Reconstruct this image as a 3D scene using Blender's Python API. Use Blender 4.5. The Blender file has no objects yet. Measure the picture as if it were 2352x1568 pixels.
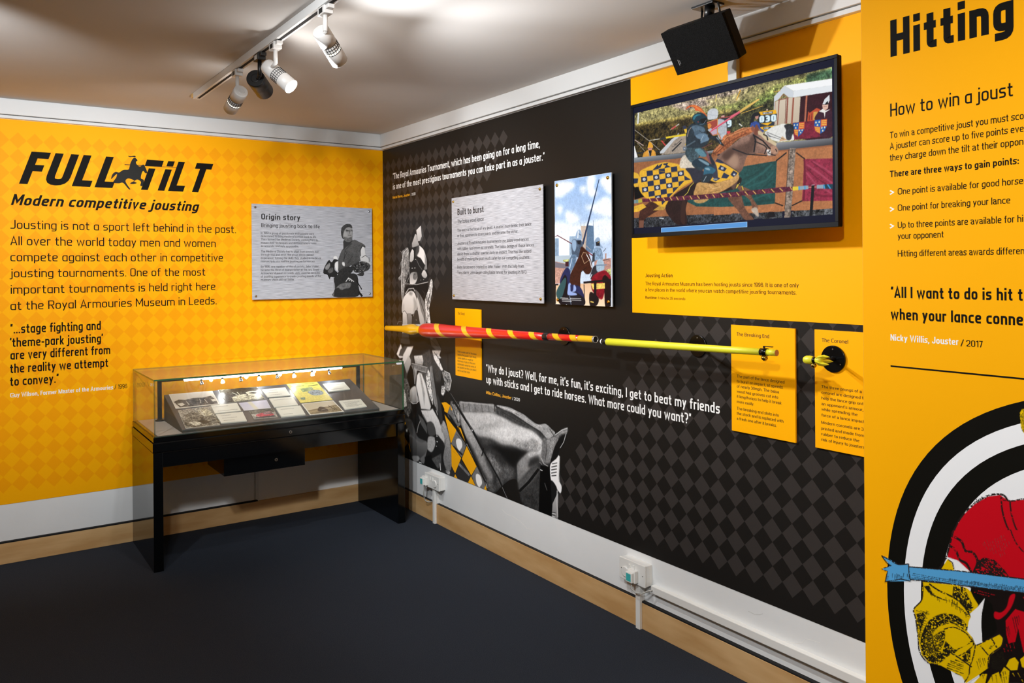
import bpy, bmesh, math, random
import numpy as np
from mathutils import Vector, Matrix
from mathutils.geometry import tessellate_polygon
random.seed(7)
SC = bpy.context.scene
COL = SC.collection
# ------------------------------------------------------------------ camera
# room: corner of the two main walls at the origin, left wall = plane Y 0, right wall = plane X 0, floor z 0
F, CX, CY, YAW, PIT, ROL = 1867.08, 1167.65, 623.19, .599775, -.000404, -.0076119
fw = Vector((math.sin(YAW)*math.cos(PIT), math.cos(YAW)*math.cos(PIT), math.sin(PIT)))
rt = Vector((math.cos(YAW), -math.sin(YAW), 0)); up = rt.cross(fw)
cr, sr = math.cos(ROL), math.sin(ROL)
RT = rt*cr + up*sr; UP = up*cr - rt*sr
CAM = Vector((-2.47, -5.147, 1.55))
cam = bpy.data.cameras.new('camera'); co = bpy.data.objects.new('camera', cam); COL.objects.link(co)
M3 = Matrix((RT, UP, -fw)).transposed()
co.matrix_world = Matrix.Translation(CAM) @ M3.to_4x4()
cam.sensor_width = 36; cam.lens = 36*F/2352
cam.shift_x = (1176-CX)/2352; cam.shift_y = -(784-CY)/2352
cam.clip_start = .05
SC.camera = co
SC.cycles.transparent_max_bounces = 32
def ray(x, y): return RT*((x-CX)/F) - UP*((y-CY)/F) + fw
def on(ax, c, x, y):
    d = ray(x, y); return CAM + d*((c-CAM[ax])/d[ax])
def proj(P):
    v = Vector(P)-CAM; z = v.dot(fw); return CX+F*v.dot(RT)/z, CY-F*v.dot(UP)/z
def depth(P): return (Vector(P)-CAM).dot(fw)
# ------------------------------------------------------------------ world, exposure
SC.view_settings.view_transform = 'Standard'; SC.view_settings.look = 'None'
SC.view_settings.exposure = 0; SC.view_settings.gamma = 1; SC.view_settings.use_curve_mapping = False
w = bpy.data.worlds.new('world'); SC.world = w; w.use_nodes = True
w.node_tree.nodes['Background'].inputs[0].default_value = (.5, .5, .5, 1)
w.node_tree.nodes['Background'].inputs[1].default_value = .02
# ------------------------------------------------------------------ room lights (visible ceiling track spots, plus unseen fill beams added)
def spot(name, loc, aim, watt, ang=80, blend=.6, rad=.03, col=(.96, .98, 1)):
    l = bpy.data.lights.new(name, 'SPOT'); l.energy = watt; l.spot_size = math.radians(ang); l.spot_blend = blend
    l.shadow_soft_size = rad; l.color = col
    o = bpy.data.objects.new(name, l); COL.objects.link(o); o.location = loc
    o.rotation_euler = (Vector(aim)-Vector(loc)).to_track_quat('-Z', 'Y').to_euler()
    return o
LIGHTS = [
 # name, loc, aim, watt, angle, blend, radius
 ('track_beam_screen', (-1.34, -2.50, 2.235), (0, -2.55, 1.5), 46, 140, .5, .02),
 ('track_beam_panel', (-1.335, -2.12, 2.27), (-.5, -5.2, 1.2), 120, 110, .8, .03),
 ('track_beam_corner', (-1.33, -1.72, 2.28), (0, -.9, 1.4), 75, 100, .9, .03),
 ('track_beam_intro', (-1.46, -1.36, 2.26), (-1.5, 0, 1.6), 34, 110, .9, .03),
 ('added_fill_intro', (-2.6, -2.2, 2.35), (-2.1, 0, 1.6), 150, 85, .9, .04),  # from here on: unseen fill beams, added to brighten walls and floor
 ('added_fill_wall', (-2.3, -3.4, 2.35), (0, -1.2, 1.2), 165, 75, .9, .05),
 ('added_fill_panel', (-2.4, -5.0, 2.4), (-.5, -4.6, 1.0), 150, 90, .9, .05),
 ('added_fill_floor', (-2.6, -3.6, 2.4), (-1.2, -2.0, 0), 80, 100, .9, .1),
]
for a in LIGHTS: spot(*a)
# ------------------------------------------------------------------ materials
def lin(h):
    h = h.lstrip('#'); r = []
    for i in (0, 2, 4):
        c = int(h[i:i+2], 16)/255; r.append(c/12.92 if c <= .04045 else ((c+.055)/1.055)**2.4)
    return tuple(r)
MC = {}
def mat(name, hexc, rough=.6, metal=0, spec=.5, bump=0, bscale=200, mix=None, mscale=3, mamt=.5, emit=0, coat=0, stretch=None):
    if name in MC: return MC[name]
    m = bpy.data.materials.new(name); MC[name] = m; m.use_nodes = True
    nt = m.node_tree; b = nt.nodes['Principled BSDF']; N = nt.nodes.new; L = nt.links.new
    b.inputs['Base Color'].default_value = (*lin(hexc), 1); b.inputs['Roughness'].default_value = rough
    b.inputs['Metallic'].default_value = metal; b.inputs['Specular IOR Level'].default_value = spec
    b.inputs['Coat Weight'].default_value = coat
    tc = None
    if mix or bump:
        tc = N('ShaderNodeTexCoord'); mp = N('ShaderNodeMapping'); L(tc.outputs['Object'], mp.inputs[0])
        if stretch: mp.inputs['Scale'].default_value = stretch
    if mix:
        n = N('ShaderNodeTexNoise'); n.inputs['Scale'].default_value = mscale; n.inputs['Detail'].default_value = 6
        L(mp.outputs[0], n.inputs[0]); r = N('ShaderNodeMapRange'); r.inputs[1].default_value = .35; r.inputs[2].default_value = .65
        L(n.outputs[0], r.inputs[0]); r.inputs[4].default_value = mamt
        x = N('ShaderNodeMix'); x.data_type = 'RGBA'; x.inputs['A'].default_value = (*lin(hexc), 1); x.inputs['B'].default_value = (*lin(mix), 1)
        L(r.outputs[0], x.inputs['Factor']); L(x.outputs['Result'], b.inputs['Base Color'])
    if bump:
        n = N('ShaderNodeTexNoise'); n.inputs['Scale'].default_value = bscale; n.inputs['Detail'].default_value = 4
        L(mp.outputs[0], n.inputs[0]); bn = N('ShaderNodeBump'); bn.inputs['Strength'].default_value = bump; bn.inputs['Distance'].default_value = .01
        L(n.outputs[0], bn.inputs['Height']); L(bn.outputs[0], b.inputs['Normal'])
    if emit:
        b.inputs['Emission Color'].default_value = (*lin(hexc), 1); b.inputs['Emission Strength'].default_value = emit
    return m
def glassmat(name='clear_glass', haze=.03):  # diffuse share is a tint standing in for tan reflections on the glass
    m = bpy.data.materials.new(name); m.use_nodes = True; nt = m.node_tree; nt.nodes.clear(); N = nt.nodes.new; L = nt.links.new
    o = N('ShaderNodeOutputMaterial'); t = N('ShaderNodeBsdfTransparent'); g = N('ShaderNodeBsdfGlossy'); x = N('ShaderNodeMixShader'); f = N('ShaderNodeFresnel')
    t.inputs[0].default_value = (.975, .985, .975, 1); g.inputs['Roughness'].default_value = .0; f.inputs[0].default_value = 1.6
    gm = N('ShaderNodeNewGeometry'); iv = N('ShaderNodeMath'); iv.operation = 'SUBTRACT'; iv.inputs[0].default_value = 1; L(gm.outputs['Backfacing'], iv.inputs[1])
    ml = N('ShaderNodeMath'); ml.operation = 'MULTIPLY'; L(f.outputs[0], ml.inputs[0]); L(iv.outputs[0], ml.inputs[1]); L(ml.outputs[0], x.inputs[0]); L(t.outputs[0], x.inputs[1]); L(g.outputs[0], x.inputs[2]); df = N('ShaderNodeBsdfDiffuse'); df.inputs[0].default_value = (.50, .46, .36, 1); y = N('ShaderNodeMixShader'); y.inputs[0].default_value = haze
    L(x.outputs[0], y.inputs[1]); L(df.outputs[0], y.inputs[2]); L(y.outputs[0], o.inputs[0]); return m
def printmat(name, emit=False, rough=.45, scale=260, stretch=(1, 1, 1)):
    """flat colour print: colour attribute, grain amount in its alpha"""
    m = bpy.data.materials.new(name); m.use_nodes = True; nt = m.node_tree; b = nt.nodes['Principled BSDF']; N = nt.nodes.new; L = nt.links.new
    a = N('ShaderNodeAttribute'); a.attribute_name = 'Col'
    tc = N('ShaderNodeTexCoord'); mp = N('ShaderNodeMapping'); mp.inputs['Scale'].default_value = stretch
    n = N('ShaderNodeTexNoise'); n.inputs['Scale'].default_value = scale; n.inputs['Detail'].default_value = 5; n.inputs['Roughness'].default_value = .7
    L(tc.outputs['Object'], mp.inputs[0]); L(mp.outputs[0], n.inputs[0])
    r = N('ShaderNodeMapRange'); r.inputs[1].default_value = .40; r.inputs[2].default_value = .60; r.inputs[3].default_value = -1.1; r.inputs[4].default_value = 1.1
    L(n.outputs[0], r.inputs[0])
    k = N('ShaderNodeMath'); k.operation = 'MULTIPLY'; L(r.outputs[0], k.inputs[0]); L(a.outputs['Alpha'], k.inputs[1])
    p = N('ShaderNodeMath'); p.operation = 'POWER'; p.inputs[0].default_value = 2.6; L(k.outputs[0], p.inputs[1])
    v = N('ShaderNodeVectorMath'); v.operation = 'SCALE'; L(a.outputs['Color'], v.inputs[0]); L(p.outputs[0], v.inputs['Scale'])
    if emit:
        b.inputs['Base Color'].default_value = (.004, .004, .004, 1); b.inputs['Roughness'].default_value = .5; b.inputs['Specular IOR Level'].default_value = .02
        L(v.outputs[0], b.inputs['Emission Color']); b.inputs['Emission Strength'].default_value = 1
    else:
        L(v.outputs[0], b.inputs['Base Color']); b.inputs['Roughness'].default_value = rough; b.inputs['Specular IOR Level'].default_value = .12
    return m
PRINT = printmat('printed_graphic', scale=190); SCREEN = printmat('screen_picture', True, scale=120)
def brushed():
    m = bpy.data.materials.new('brushed_aluminium'); m.use_nodes = True; nt = m.node_tree; b = nt.nodes['Principled BSDF']; N = nt.nodes.new; L = nt.links.new
    tc = N('ShaderNodeTexCoord'); mp = N('ShaderNodeMapping'); mp.inputs['Scale'].default_value = (14, 14, 420)
    n = N('ShaderNodeTexNoise'); n.inputs['Scale'].default_value = 1; n.inputs['Detail'].default_value = 3
    L(tc.outputs['Object'], mp.inputs[0]); L(mp.outputs[0], n.inputs[0]); c = N('ShaderNodeValToRGB')
    c.color_ramp.elements[0].position = .32; c.color_ramp.elements[0].color = (.30, .31, .345, 1)
    c.color_ramp.elements[1].position = .6; c.color_ramp.elements[1].color = (.56, .575, .62, 1)
    L(n.outputs[0], c.inputs[0]); L(c.outputs[0], b.inputs['Base Color']); b.inputs['Roughness'].default_value = .5; b.inputs['Metallic'].default_value = .15
    return m
BRUSH = brushed(); GLASS = glassmat(); HAZED = glassmat('haze_tint_glass', .09)
WHITE = mat('wall_paint', 'e8eaea', .7, mix='dcdede', mscale=2, mamt=.6, bump=.05, bscale=30)
CEIL = mat('ceiling_paint', 'cac7c4', .85, mix='c3c0bc', mscale=2)
TRIMW = mat('trim_paint', 'd6d8d8', .45)
YEL = mat('yellow_vinyl', 'ffb100', .55, spec=.12); ORG = mat('orange_vinyl', 'faa300', .55, spec=.12)
BLK = mat('black_vinyl', '1c1a18', .45, spec=.2); DKD = mat('charcoal_vinyl', '363230', .45, spec=.2)
INK = mat('black_ink', '0e0d0a', .6, spec=.1); PAPER = mat('white_ink', 'f4f4f2', .5); GOLD = mat('gold_ink', 'f0ac1c', .5); BROWNINK = mat('brown_ink', '402a08', .5); GREYINK = mat('grey_ink', '2a2a2c', .5)
CARPET = mat('carpet', '2b3541', .95, spec=.1, mix='3f434d', mscale=300, mamt=1, bump=.8, bscale=500)
def wood():
    m = mat('maple_wood', 'd6b07c', .5, mix='bd9058', mscale=3, mamt=.8, stretch=(1, 1, 5)); return m
WOOD = wood()
BLACKW = mat('black_lacquer', '050607', .09, spec=.5); BLACKM = mat('black_metal', '0d0d0f', .35); DARKLINE = mat('shadow_gap', '080808', .9)
PLAST = mat('white_plastic', 'e4e4e0', .35); GREYPL = mat('light_grey_plastic', 'c4c4c0', .4)
# ------------------------------------------------------------------ building helpers
ORG_ = {}
def tag(o, label=None, cat=None, group=None, kind=None):
    if label: o['label'] = label
    if cat: o['category'] = cat
    if group: o['group'] = group
    if kind: o['kind'] = kind
    return o
def thing(name, label, cat, loc, group=None):
    o = bpy.data.objects.new(name, None); COL.objects.link(o); o.location = loc; o.empty_display_size = .05
    ORG_[o.name] = Vector(loc); return tag(o, label, cat, group)
class MB:
    def __init__(s): s.v = []; s.f = []; s.m = []; s.c = None; s.sm = []
    def add(s, vs, fs, mi=0, smooth=False, col=None):
        k = len(s.v); s.v += [tuple(x) for x in vs]
        for f in fs:
            s.f.append([i+k for i in f]); s.m.append(mi); s.sm.append(smooth)
            if s.c is None and col is not None: s.c = []
            if s.c is not None: s.c.append([col[i] if isinstance(col, list) else col for i in f])
        return s
    def box(s, a, b, mi=0):
        x0, x1 = sorted((a[0], b[0])); y0, y1 = sorted((a[1], b[1])); z0, z1 = sorted((a[2], b[2]))
        vs = [(x, y, z) for x in (x0, x1) for y in (y0, y1) for z in (z0, z1)]
        return s.add(vs, [(0, 1, 3, 2), (4, 6, 7, 5), (0, 4, 5, 1), (2, 3, 7, 6), (0, 2, 6, 4), (1, 5, 7, 3)], mi)
    def lathe(s, A, B, prof, n=24, mi=0, caps=True, smooth=True):
        """prof: (t along A-B, radius[, mat])"""
        A = Vector(A); B = Vector(B); d = (B-A); ax = d.normalized(); u = ax.orthogonal().normalized(); v = ax.cross(u)
        vs = []; fs = []; ms = []
        for p in prof:
            c = A+d*p[0]
            for i in range(n):
                a = 2*math.pi*i/n; vs.append(c+u*(p[1]*math.cos(a))+v*(p[1]*math.sin(a)))
        k0 = len(s.f)
        for j in range(len(prof)-1):
            mj = prof[j][2] if len(prof[j]) > 2 else mi
            s_f = [(j*n+i, j*n+(i+1) % n, (j+1)*n+(i+1) % n, (j+1)*n+i) for i in range(n)]
            fs += s_f; ms += [mj]*n
        if caps:
            fs.append(tuple(reversed(range(n)))); fs.append(tuple(range((len(prof)-1)*n, len(prof)*n)))
            ms += [prof[0][2] if len(prof[0]) > 2 else mi, prof[-1][2] if len(prof[-1]) > 2 else mi]
        s.add(vs, fs, 0, smooth)
        for i, x in enumerate(ms): s.m[k0+i] = x
        if caps: s.sm[-1] = s.sm[-2] = False
        return s
    def cyl(s, A, B, r, n=20, mi=0): return s.lathe(A, B, [(0, r), (1, r)], n, mi)
    def tube(s, pts, r, n=8, mi=0):
        P = [Vector(q) for q in pts]; u = (P[1]-P[0]).orthogonal().normalized(); vs = []; fs = []
        for i, q in enumerate(P):
            t = (P[min(i+1, len(P)-1)]-P[max(i-1, 0)]).normalized(); u = (u-t*u.dot(t)).normalized(); v = t.cross(u)
            vs += [q+u*(r*math.cos(2*math.pi*k/n))+v*(r*math.sin(2*math.pi*k/n)) for k in range(n)]
        for i in range(len(P)-1): fs += [(i*n+k, i*n+(k+1) % n, (i+1)*n+(k+1) % n, (i+1)*n+k) for k in range(n)]
        fs += [tuple(reversed(range(n))), tuple(range((len(P)-1)*n, len(P)*n))]
        return s.add(vs, fs, mi, True)
    def build(s, name, mats, parent=None, bevel=0, seg=2, **tg):
        if not isinstance(mats, (list, tuple)): mats = [mats]
        if parent is not None: org = ORG_[parent.name]
        else:
            xs = [[v[i] for v in s.v] for i in range(3)]
            org = Vector(((min(xs[0])+max(xs[0]))/2, (min(xs[1])+max(xs[1]))/2, min(xs[2])))
        me = bpy.data.meshes.new(name); me.from_pydata([Vector(v)-org for v in s.v], [], s.f)
        for m in mats: me.materials.append(m)
        for p, mi, sm in zip(me.polygons, s.m, s.sm): p.material_index = mi; p.use_smooth = sm
        if s.c is not None:
            ca = me.color_attributes.new('Col', 'FLOAT_COLOR', 'CORNER'); k = 0
            for p, cs in zip(me.polygons, s.c):
                for c in cs: ca.data[k].color = c; k += 1
        me.update()
        o = bpy.data.objects.new(name, me); COL.objects.link(o); ORG_[o.name] = org
        if parent is not None: o.parent = parent
        else: o.location = org
        if bevel:
            b = o.modifiers.new('bevel', 'BEVEL'); b.width = bevel; b.segments = seg; b.limit_method = 'ANGLE'
        return tag(o, **tg)
# planes that carry flat print ------------------------------------------------
class Plane:
    def __init__(s, ax, c, sgn=1): s.ax = ax; s.c = c
    def q(s, x, y):
        p = on(s.ax, s.c, x, y); return (-p[1] if s.ax == 0 else p[0], p[2])
    def p3(s, u, z, off): return (s.c-off, -u, z) if s.ax == 0 else (u, s.c-off, z)
class Slope:
    """plane through P0 with axes U and V"""
    def __init__(s, P0, U, V): s.P = Vector(P0); s.U = Vector(U).normalized(); s.V = Vector(V).normalized(); s.n = s.U.cross(s.V).normalized()
    def q(s, x, y):
        d = ray(x, y); t = (s.P-CAM).dot(s.n)/d.dot(s.n); p = CAM+d*t-s.P; return (p.dot(s.U), p.dot(s.V))
    def p3(s, u, z, off): return s.P+s.U*u+s.V*z+s.n*off
LW = Plane(1, 0); RW = Plane(0, 0); PX = -.5; PW = Plane(0, PX)
def clip(poly, x0, x1, y0, y1):
    for ax, c, sg in ((0, x0, 1), (0, x1, -1), (1, y0, 1), (1, y1, -1)):
        out = []
        for i in range(len(poly)):
            a = poly[i-1]; b = poly[i]; ia = (a[ax]-c)*sg >= 0; ib = (b[ax]-c)*sg >= 0
            if ia != ib:
                t = (c-a[ax])/(b[ax]-a[ax]); out.append(tuple(a[k]+(b[k]-a[k])*t for k in range(2)))
            if ib: out.append(b)
        poly = out
        if len(poly) < 3: return []
    return poly
def smoothp(pts, n=4, closed=True):
    out = []; N = len(pts)
    for i in range(N if closed else N-1):
        if closed: a, b, c, d = pts[i-1], pts[i], pts[(i+1) % N], pts[(i+2) % N]
        else: a, b, c, d = pts[max(i-1, 0)], pts[i], pts[i+1], pts[min(i+2, N-1)]
        for k in range(n):
            t = k/n
            out.append(tuple(.5*(2*b[j]+(c[j]-a[j])*t+(2*a[j]-5*b[j]+4*c[j]-d[j])*t*t+(3*b[j]-a[j]-3*c[j]+d[j])*t**3) for j in range(2)))
    if not closed: out.append(pts[-1])
    return out
def inside(p, poly):
    r = False
    for i in range(len(poly)):
        a = poly[i-1]; b = poly[i]
        if (a[1] > p[1]) != (b[1] > p[1]) and p[0] < (b[0]-a[0])*(p[1]-a[1])/(b[1]-a[1])+a[0]: r = not r
    return r
def strip(pts, w):
    """quads along a polyline, width w (w may be (w0, w1))"""
    w0, w1 = w if isinstance(w, tuple) else (w, w); L = []; R = []; n = len(pts)
    for i, p in enumerate(pts):
        ds = []
        if i > 0: ds.append((Vector(p)-Vector(pts[i-1])).normalized())
        if i < n-1: ds.append((Vector(pts[i+1])-Vector(p)).normalized())
        if len(ds) == 2:
            t = ds[0]+ds[1]
            t = t.normalized() if t.length > 1e-6 else ds[0]; k = 1/max(.45, abs(t.dot(ds[0])))
        else: t = ds[0]; k = 1
        h = (w0+(w1-w0)*i/(n-1))/2*k; nn = Vector((-t.y, t.x)); L.append(Vector(p)+nn*h); R.append(Vector(p)-nn*h)
    return [[L[i], L[i+1], R[i+1], R[i]] for i in range(n-1)]
class Art:
    """flat printed picture: coloured pieces laid on a plane, drawn from the back to the front"""
    def __init__(s, plane, off, box=None): s.pl = plane; s.off = off; s.mb = MB(); s.box = box; s.k = 0; s.rnd = random.Random(5)
    def frame(s, ox, oy, sc): s.ox = ox; s.oy = oy; s.sc = sc
    def _px(s, p): return s.pl.q(s.ox+p[0]/s.sc, s.oy+p[1]/s.sc)
    def face(s, poly2, cols, step=True):
        if s.box: poly2 = clip([tuple(p) for p in poly2], *s.box)
        if len(poly2) < 3: return
        if step: s.k += 1
        off = s.off+s.k*.000012
        tri = tessellate_polygon([[Vector((*p, 0)) for p in poly2]])
        c = cols if callable(cols) else (lambda p: cols)
        s.mb.add([s.pl.p3(p[0], p[1], off) for p in poly2], [tuple(t) for t in tri], 0, False, [c(p) for p in poly2])
    def draw(s, txt):
        for ln in txt.strip().splitlines():
            ln = ln.split('#')[0].strip()
            if not ln: continue
            tk = ln.split(); c = tk[0]; nz = 0
            if c == '@': s.frame(*[float(x) for x in tk[1:4]]); continue
            sm = c.startswith('~'); c = c.lstrip('~')
            if ':' in c: c, nz = c.split(':'); nz = float(nz)
            cs = c.split('>'); wd = None; ptk = tk[1:]
            if ptk[0][0] == 'w': wd = tuple(float(x) for x in ptk[0][1:].split(',')); ptk = ptk[1:]
            hz = None
            if ptk[0][0] == 'h': hz = [float(x) for x in ptk[0][1:].split(',')]; ptk = ptk[1:]
            pts = [tuple(float(x) for x in t.split(',')) for t in ptk]
            if wd and len(pts) > 2 and sm: pts = smoothp(pts, 4, False)
            elif sm: pts = smoothp(pts)
            c0 = (*lin(cs[0]), nz)
            if hz:
                ang, sp, hw, ln_ = hz; a = math.radians(ang); d = (math.cos(a), math.sin(a)); nn = (-d[1], d[0])
                xs = [p[0] for p in pts]; ys = [p[1] for p in pts]; cxm = (min(xs)+max(xs))/2; cym = (min(ys)+max(ys))/2; R = math.hypot(max(xs)-min(xs), max(ys)-min(ys))/2
                k = -R
                s.k += 1
                while k < R:
                    j = -R+s.rnd.random()*ln_
                    while j < R:
                        L = ln_*(.5+s.rnd.random()); m = (cxm+nn[0]*k+d[0]*j, cym+nn[1]*k+d[1]*j); e = (m[0]+d[0]*L+s.rnd.uniform(-2, 2), m[1]+d[1]*L+s.rnd.uniform(-2, 2))
                        mid = ((m[0]+e[0])/2, (m[1]+e[1])/2)
                        if inside(m, pts) and inside(e, pts) and inside(mid, pts):
                            for q in strip([m, e], hw*(.6+.8*s.rnd.random())): s.face([s._px(p) for p in q], c0, False)
                        j += L+sp*.8*s.rnd.random()
                    k += sp*(.7+.6*s.rnd.random())
                continue
            if wd:
                s.k += 1
                for q in strip(pts, wd if len(wd) == 2 else wd[0]): s.face([s._px(p) for p in q], c0, False)
                continue
            P = [s._px(p) for p in pts]
            if len(cs) == 2:
                c1 = (*lin(cs[1]), nz); zs = [p[1] for p in P]; z0, z1 = max(zs), min(zs)
                f = lambda p: tuple(c0[i]+(c1[i]-c0[i])*min(1, max(0, (z0-p[1])/(z0-z1+1e-9))) for i in range(4))
                s.face(P, f)
            else: s.face(P, c0)
    def text(s, string, p0, p1, h, colr, weight=.15, font='sq'):
        a = s.pl.q(*p0); b = s.pl.q(*p1); hh = abs(s.pl.q(p0[0], p0[1]-h)[1]-a[1]); s.k += 1
        c = (*lin(colr), 0)
        for q in glyph_quads(string, a, b, hh, weight): s.face(q, c, False)
    def build(s, name, m, parent=None, **tg): return s.mb.build(name, m, parent, **tg)

def gblur(a, s):
    if s < .3: return a
    r = int(3*s+1); k = np.exp(-.5*(np.arange(-r, r+1)/s)**2); k /= k.sum()
    for ax in (0, 1):
        pd = [(0, 0), (0, 0)]; pd[ax] = (r, r); b = np.pad(a, pd, mode='edge'); o = np.zeros_like(a); n = a.shape[ax]
        for i, w_ in enumerate(k): o += w_*(b[i:i+n, :] if ax == 0 else b[:, i:i+n])
        a = o
    return a
def srgb(h): h = h.lstrip('#'); return np.array([int(h[i:i+2], 16)/255 for i in (0, 2, 4)])
class Raster(Art):
    """the same kind of flat picture with soft edges and grain, kept as colours of a fine grid of points"""
    def __init__(s, plane, off, box, cell, bg=None, seed=3):
        s.pl = plane; s.off = off; s.box = box; s.cell = cell; s.k = 0; s.rnd = random.Random(5); s.bg = bg
        s.W = int((box[1]-box[0])/cell)+1; s.H = int((box[3]-box[2])/cell)+1
        s.rgb = np.zeros((s.H, s.W, 3)); s.al = np.zeros((s.H, s.W)); s.clipm = None
        if bg: s.rgb[:] = srgb(bg)
        r = np.random.RandomState(seed); n = 0
        for sg, a in ((.6, .9), (1.3, .8), (3.0, .55), (8, .3)):
            w_ = gblur(r.randn(s.H, s.W), sg); n = n+w_/w_.std()*a
        s.n = n/n.std(); w_ = gblur(r.randn(s.H, s.W), .75); s.nf = w_/w_.std()
    def rc(s, p): return ((p[0]-s.box[0])/s.cell, (p[1]-s.box[2])/s.cell)
    def fill(s, polys, sig):
        P = [[s.rc(q) for q in poly] for poly in polys]; pad = int(3*sig)+3
        xs = [q[0] for poly in P for q in poly]; ys = [q[1] for poly in P for q in poly]
        x0, x1 = max(0, int(min(xs))-pad), min(s.W, int(max(xs))+pad+2); y0, y1 = max(0, int(min(ys))-pad), min(s.H, int(max(ys))+pad+2)
        if x1 <= x0 or y1 <= y0: return None
        SS = 3; m = np.zeros(((y1-y0)*SS, (x1-x0)*SS))
        for poly in P:
            q = [((x-x0+.5)*SS, (y-y0+.5)*SS) for x, y in poly]; n = len(q); ya = min(a[1] for a in q); yb = max(a[1] for a in q)
            for r in range(max(0, int(ya-.5)), min(m.shape[0], int(yb+1.5))):
                yc = r+.5; xc = []
                for i in range(n):
                    a = q[i-1]; b = q[i]
                    if (a[1] > yc) != (b[1] > yc): xc.append(a[0]+(yc-a[1])*(b[0]-a[0])/(b[1]-a[1]))
                xc.sort()
                for a, b in zip(xc[::2], xc[1::2]):
                    ia, ib = max(0, int(a+.5)), min(m.shape[1], int(b+.5))
                    if ib > ia: m[r, ia:ib] = 1
        m = m.reshape(y1-y0, SS, x1-x0, SS).mean((1, 3)); return x0, x1, y0, y1, gblur(m, sig)
    def put(s, polys, c0, c1, nz, sig, crayon=0):
        f = s.fill(polys, sig)
        if f is None: return None
        x0, x1, y0, y1, m = f; sl = (slice(y0, y1), slice(x0, x1)); nn = s.n[sl]
        if s.clipm is not None: m = m*s.clipm[sl]
        if crayon: m = m*np.clip((s.nf[sl]*.8+nn*.45+crayon)*1.8, 0, 1)
        if c1 is not None:
            ys = [s.rc(q)[1] for poly in polys for q in poly]; a, b = max(ys), min(ys)
            t = np.clip((a-np.arange(y0, y1))/(a-b+1e-9), 0, 1)[:, None, None]; col = c0*(1-t)+c1*t
        else: col = c0[None, None, :]
        col = np.clip(col*(1+nz*.42*nn[..., None]), 0, 1)
        s.rgb[sl] = s.rgb[sl]*(1-m[..., None])+col*m[..., None]; s.al[sl] = np.maximum(s.al[sl], m)
        full = np.zeros_like(s.al); full[sl] = m; return full
    def draw(s, txt):
        for ln in txt.strip().splitlines():
            ln = ln.split('#')[0].strip()
            if not ln: continue
            tk = ln.split(); c = tk[0]; nz = 0; setc = False; blur = None; cr = 0
            if c == '@': s.frame(*[float(x) for x in tk[1:4]]); continue
            if c == ']': s.clipm = None; continue
            if c[0] == '[': setc = True; c = c[1:]
            sm = c.startswith('~'); c = c.lstrip('~')
            if '^' in c: c, cr = c.split('^'); cr = float(cr)
            if '%' in c: c, blur = c.split('%'); blur = float(blur)
            if ':' in c: c, nz = c.split(':'); nz = float(nz)
            cs = c.split('>'); ptk = tk[1:]; wd = hz = None
            if ptk[0][0] == 'w': wd = tuple(float(x) for x in ptk[0][1:].split(',')); ptk = ptk[1:]
            if ptk[0][0] == 'h': hz = [float(x) for x in ptk[0][1:].split(',')]; ptk = ptk[1:]
            pts = [tuple(float(x) for x in t.split(',')) for t in ptk]
            a = s._px(pts[0]); b = s._px((pts[0][0], pts[0][1]+s.sc)); ppc = abs(a[1]-b[1])/s.cell
            if blur is None: blur = .6 if sm and not wd else .3
            sig = blur*ppc
            if hz: polys = s.hatch(pts, hz)
            elif wd:
                if sm and len(pts) > 2: pts = smoothp(pts, 4, False)
                polys = strip(pts, wd if len(wd) == 2 else wd[0])
            else: polys = [smoothp(pts) if sm else pts]
            polys = [[s._px(p) for p in q] for q in polys]
            if not polys: continue
            m = s.put(polys, srgb(cs[0]), srgb(cs[1]) if len(cs) == 2 else None, nz, sig, cr)
            if setc: s.clipm = m
    def hatch(s, pts, hz):
        ang, sp, hw, ln_ = hz; a = math.radians(ang); d = (math.cos(a), math.sin(a)); nn = (-d[1], d[0]); out = []
        xs = [p[0] for p in pts]; ys = [p[1] for p in pts]; cxm = (min(xs)+max(xs))/2; cym = (min(ys)+max(ys))/2; R = math.hypot(max(xs)-min(xs), max(ys)-min(ys))/2; k = -R
        while k < R:
            j = -R+s.rnd.random()*ln_
            while j < R:
                L = ln_*(.5+s.rnd.random()); m = (cxm+nn[0]*k+d[0]*j, cym+nn[1]*k+d[1]*j); e = (m[0]+d[0]*L+s.rnd.uniform(-2, 2), m[1]+d[1]*L+s.rnd.uniform(-2, 2))
                if inside(m, pts) and inside(e, pts) and inside(((m[0]+e[0])/2, (m[1]+e[1])/2), pts): out += strip([m, e], (hw*(.6+.8*s.rnd.random()), hw*.4))
                j += L+sp*.8*s.rnd.random()
            k += sp*(.7+.6*s.rnd.random())
        return out
    def face(s, poly2, cols, step=True): s.put([poly2], np.array([max(0, 1.055*c**(1/2.4)-.055) if c > .0031 else c*12.92 for c in cols[:3]]), None, 0, .3)
    def text(s, string, p0, p1, h, colr, weight=.15, font='sq'):
        a = s.pl.q(*p0); b = s.pl.q(*p1); hh = abs(s.pl.q(p0[0], p0[1]-h)[1]-a[1])
        s.put(glyph_quads(string, a, b, hh, weight), srgb(colr), None, 0, .4)
    def build(s, name, m, parent=None, **tg):
        thr = .03 if s.bg else .5
        lv = s.al > thr; keep = lv[:-1, :-1] | lv[1:, :-1] | lv[:-1, 1:] | lv[1:, 1:]
        if not s.bg: keep = lv[:-1, :-1] & lv[1:, :-1] & lv[:-1, 1:] & lv[1:, 1:]
        idx = np.full(s.al.shape, -1); use = np.zeros(s.al.shape, bool)
        use[:-1, :-1] |= keep; use[1:, :-1] |= keep; use[:-1, 1:] |= keep; use[1:, 1:] |= keep
        ii = np.argwhere(use); idx[use] = np.arange(len(ii)); jj = np.argwhere(keep)
        org = ORG_[parent.name]
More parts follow.
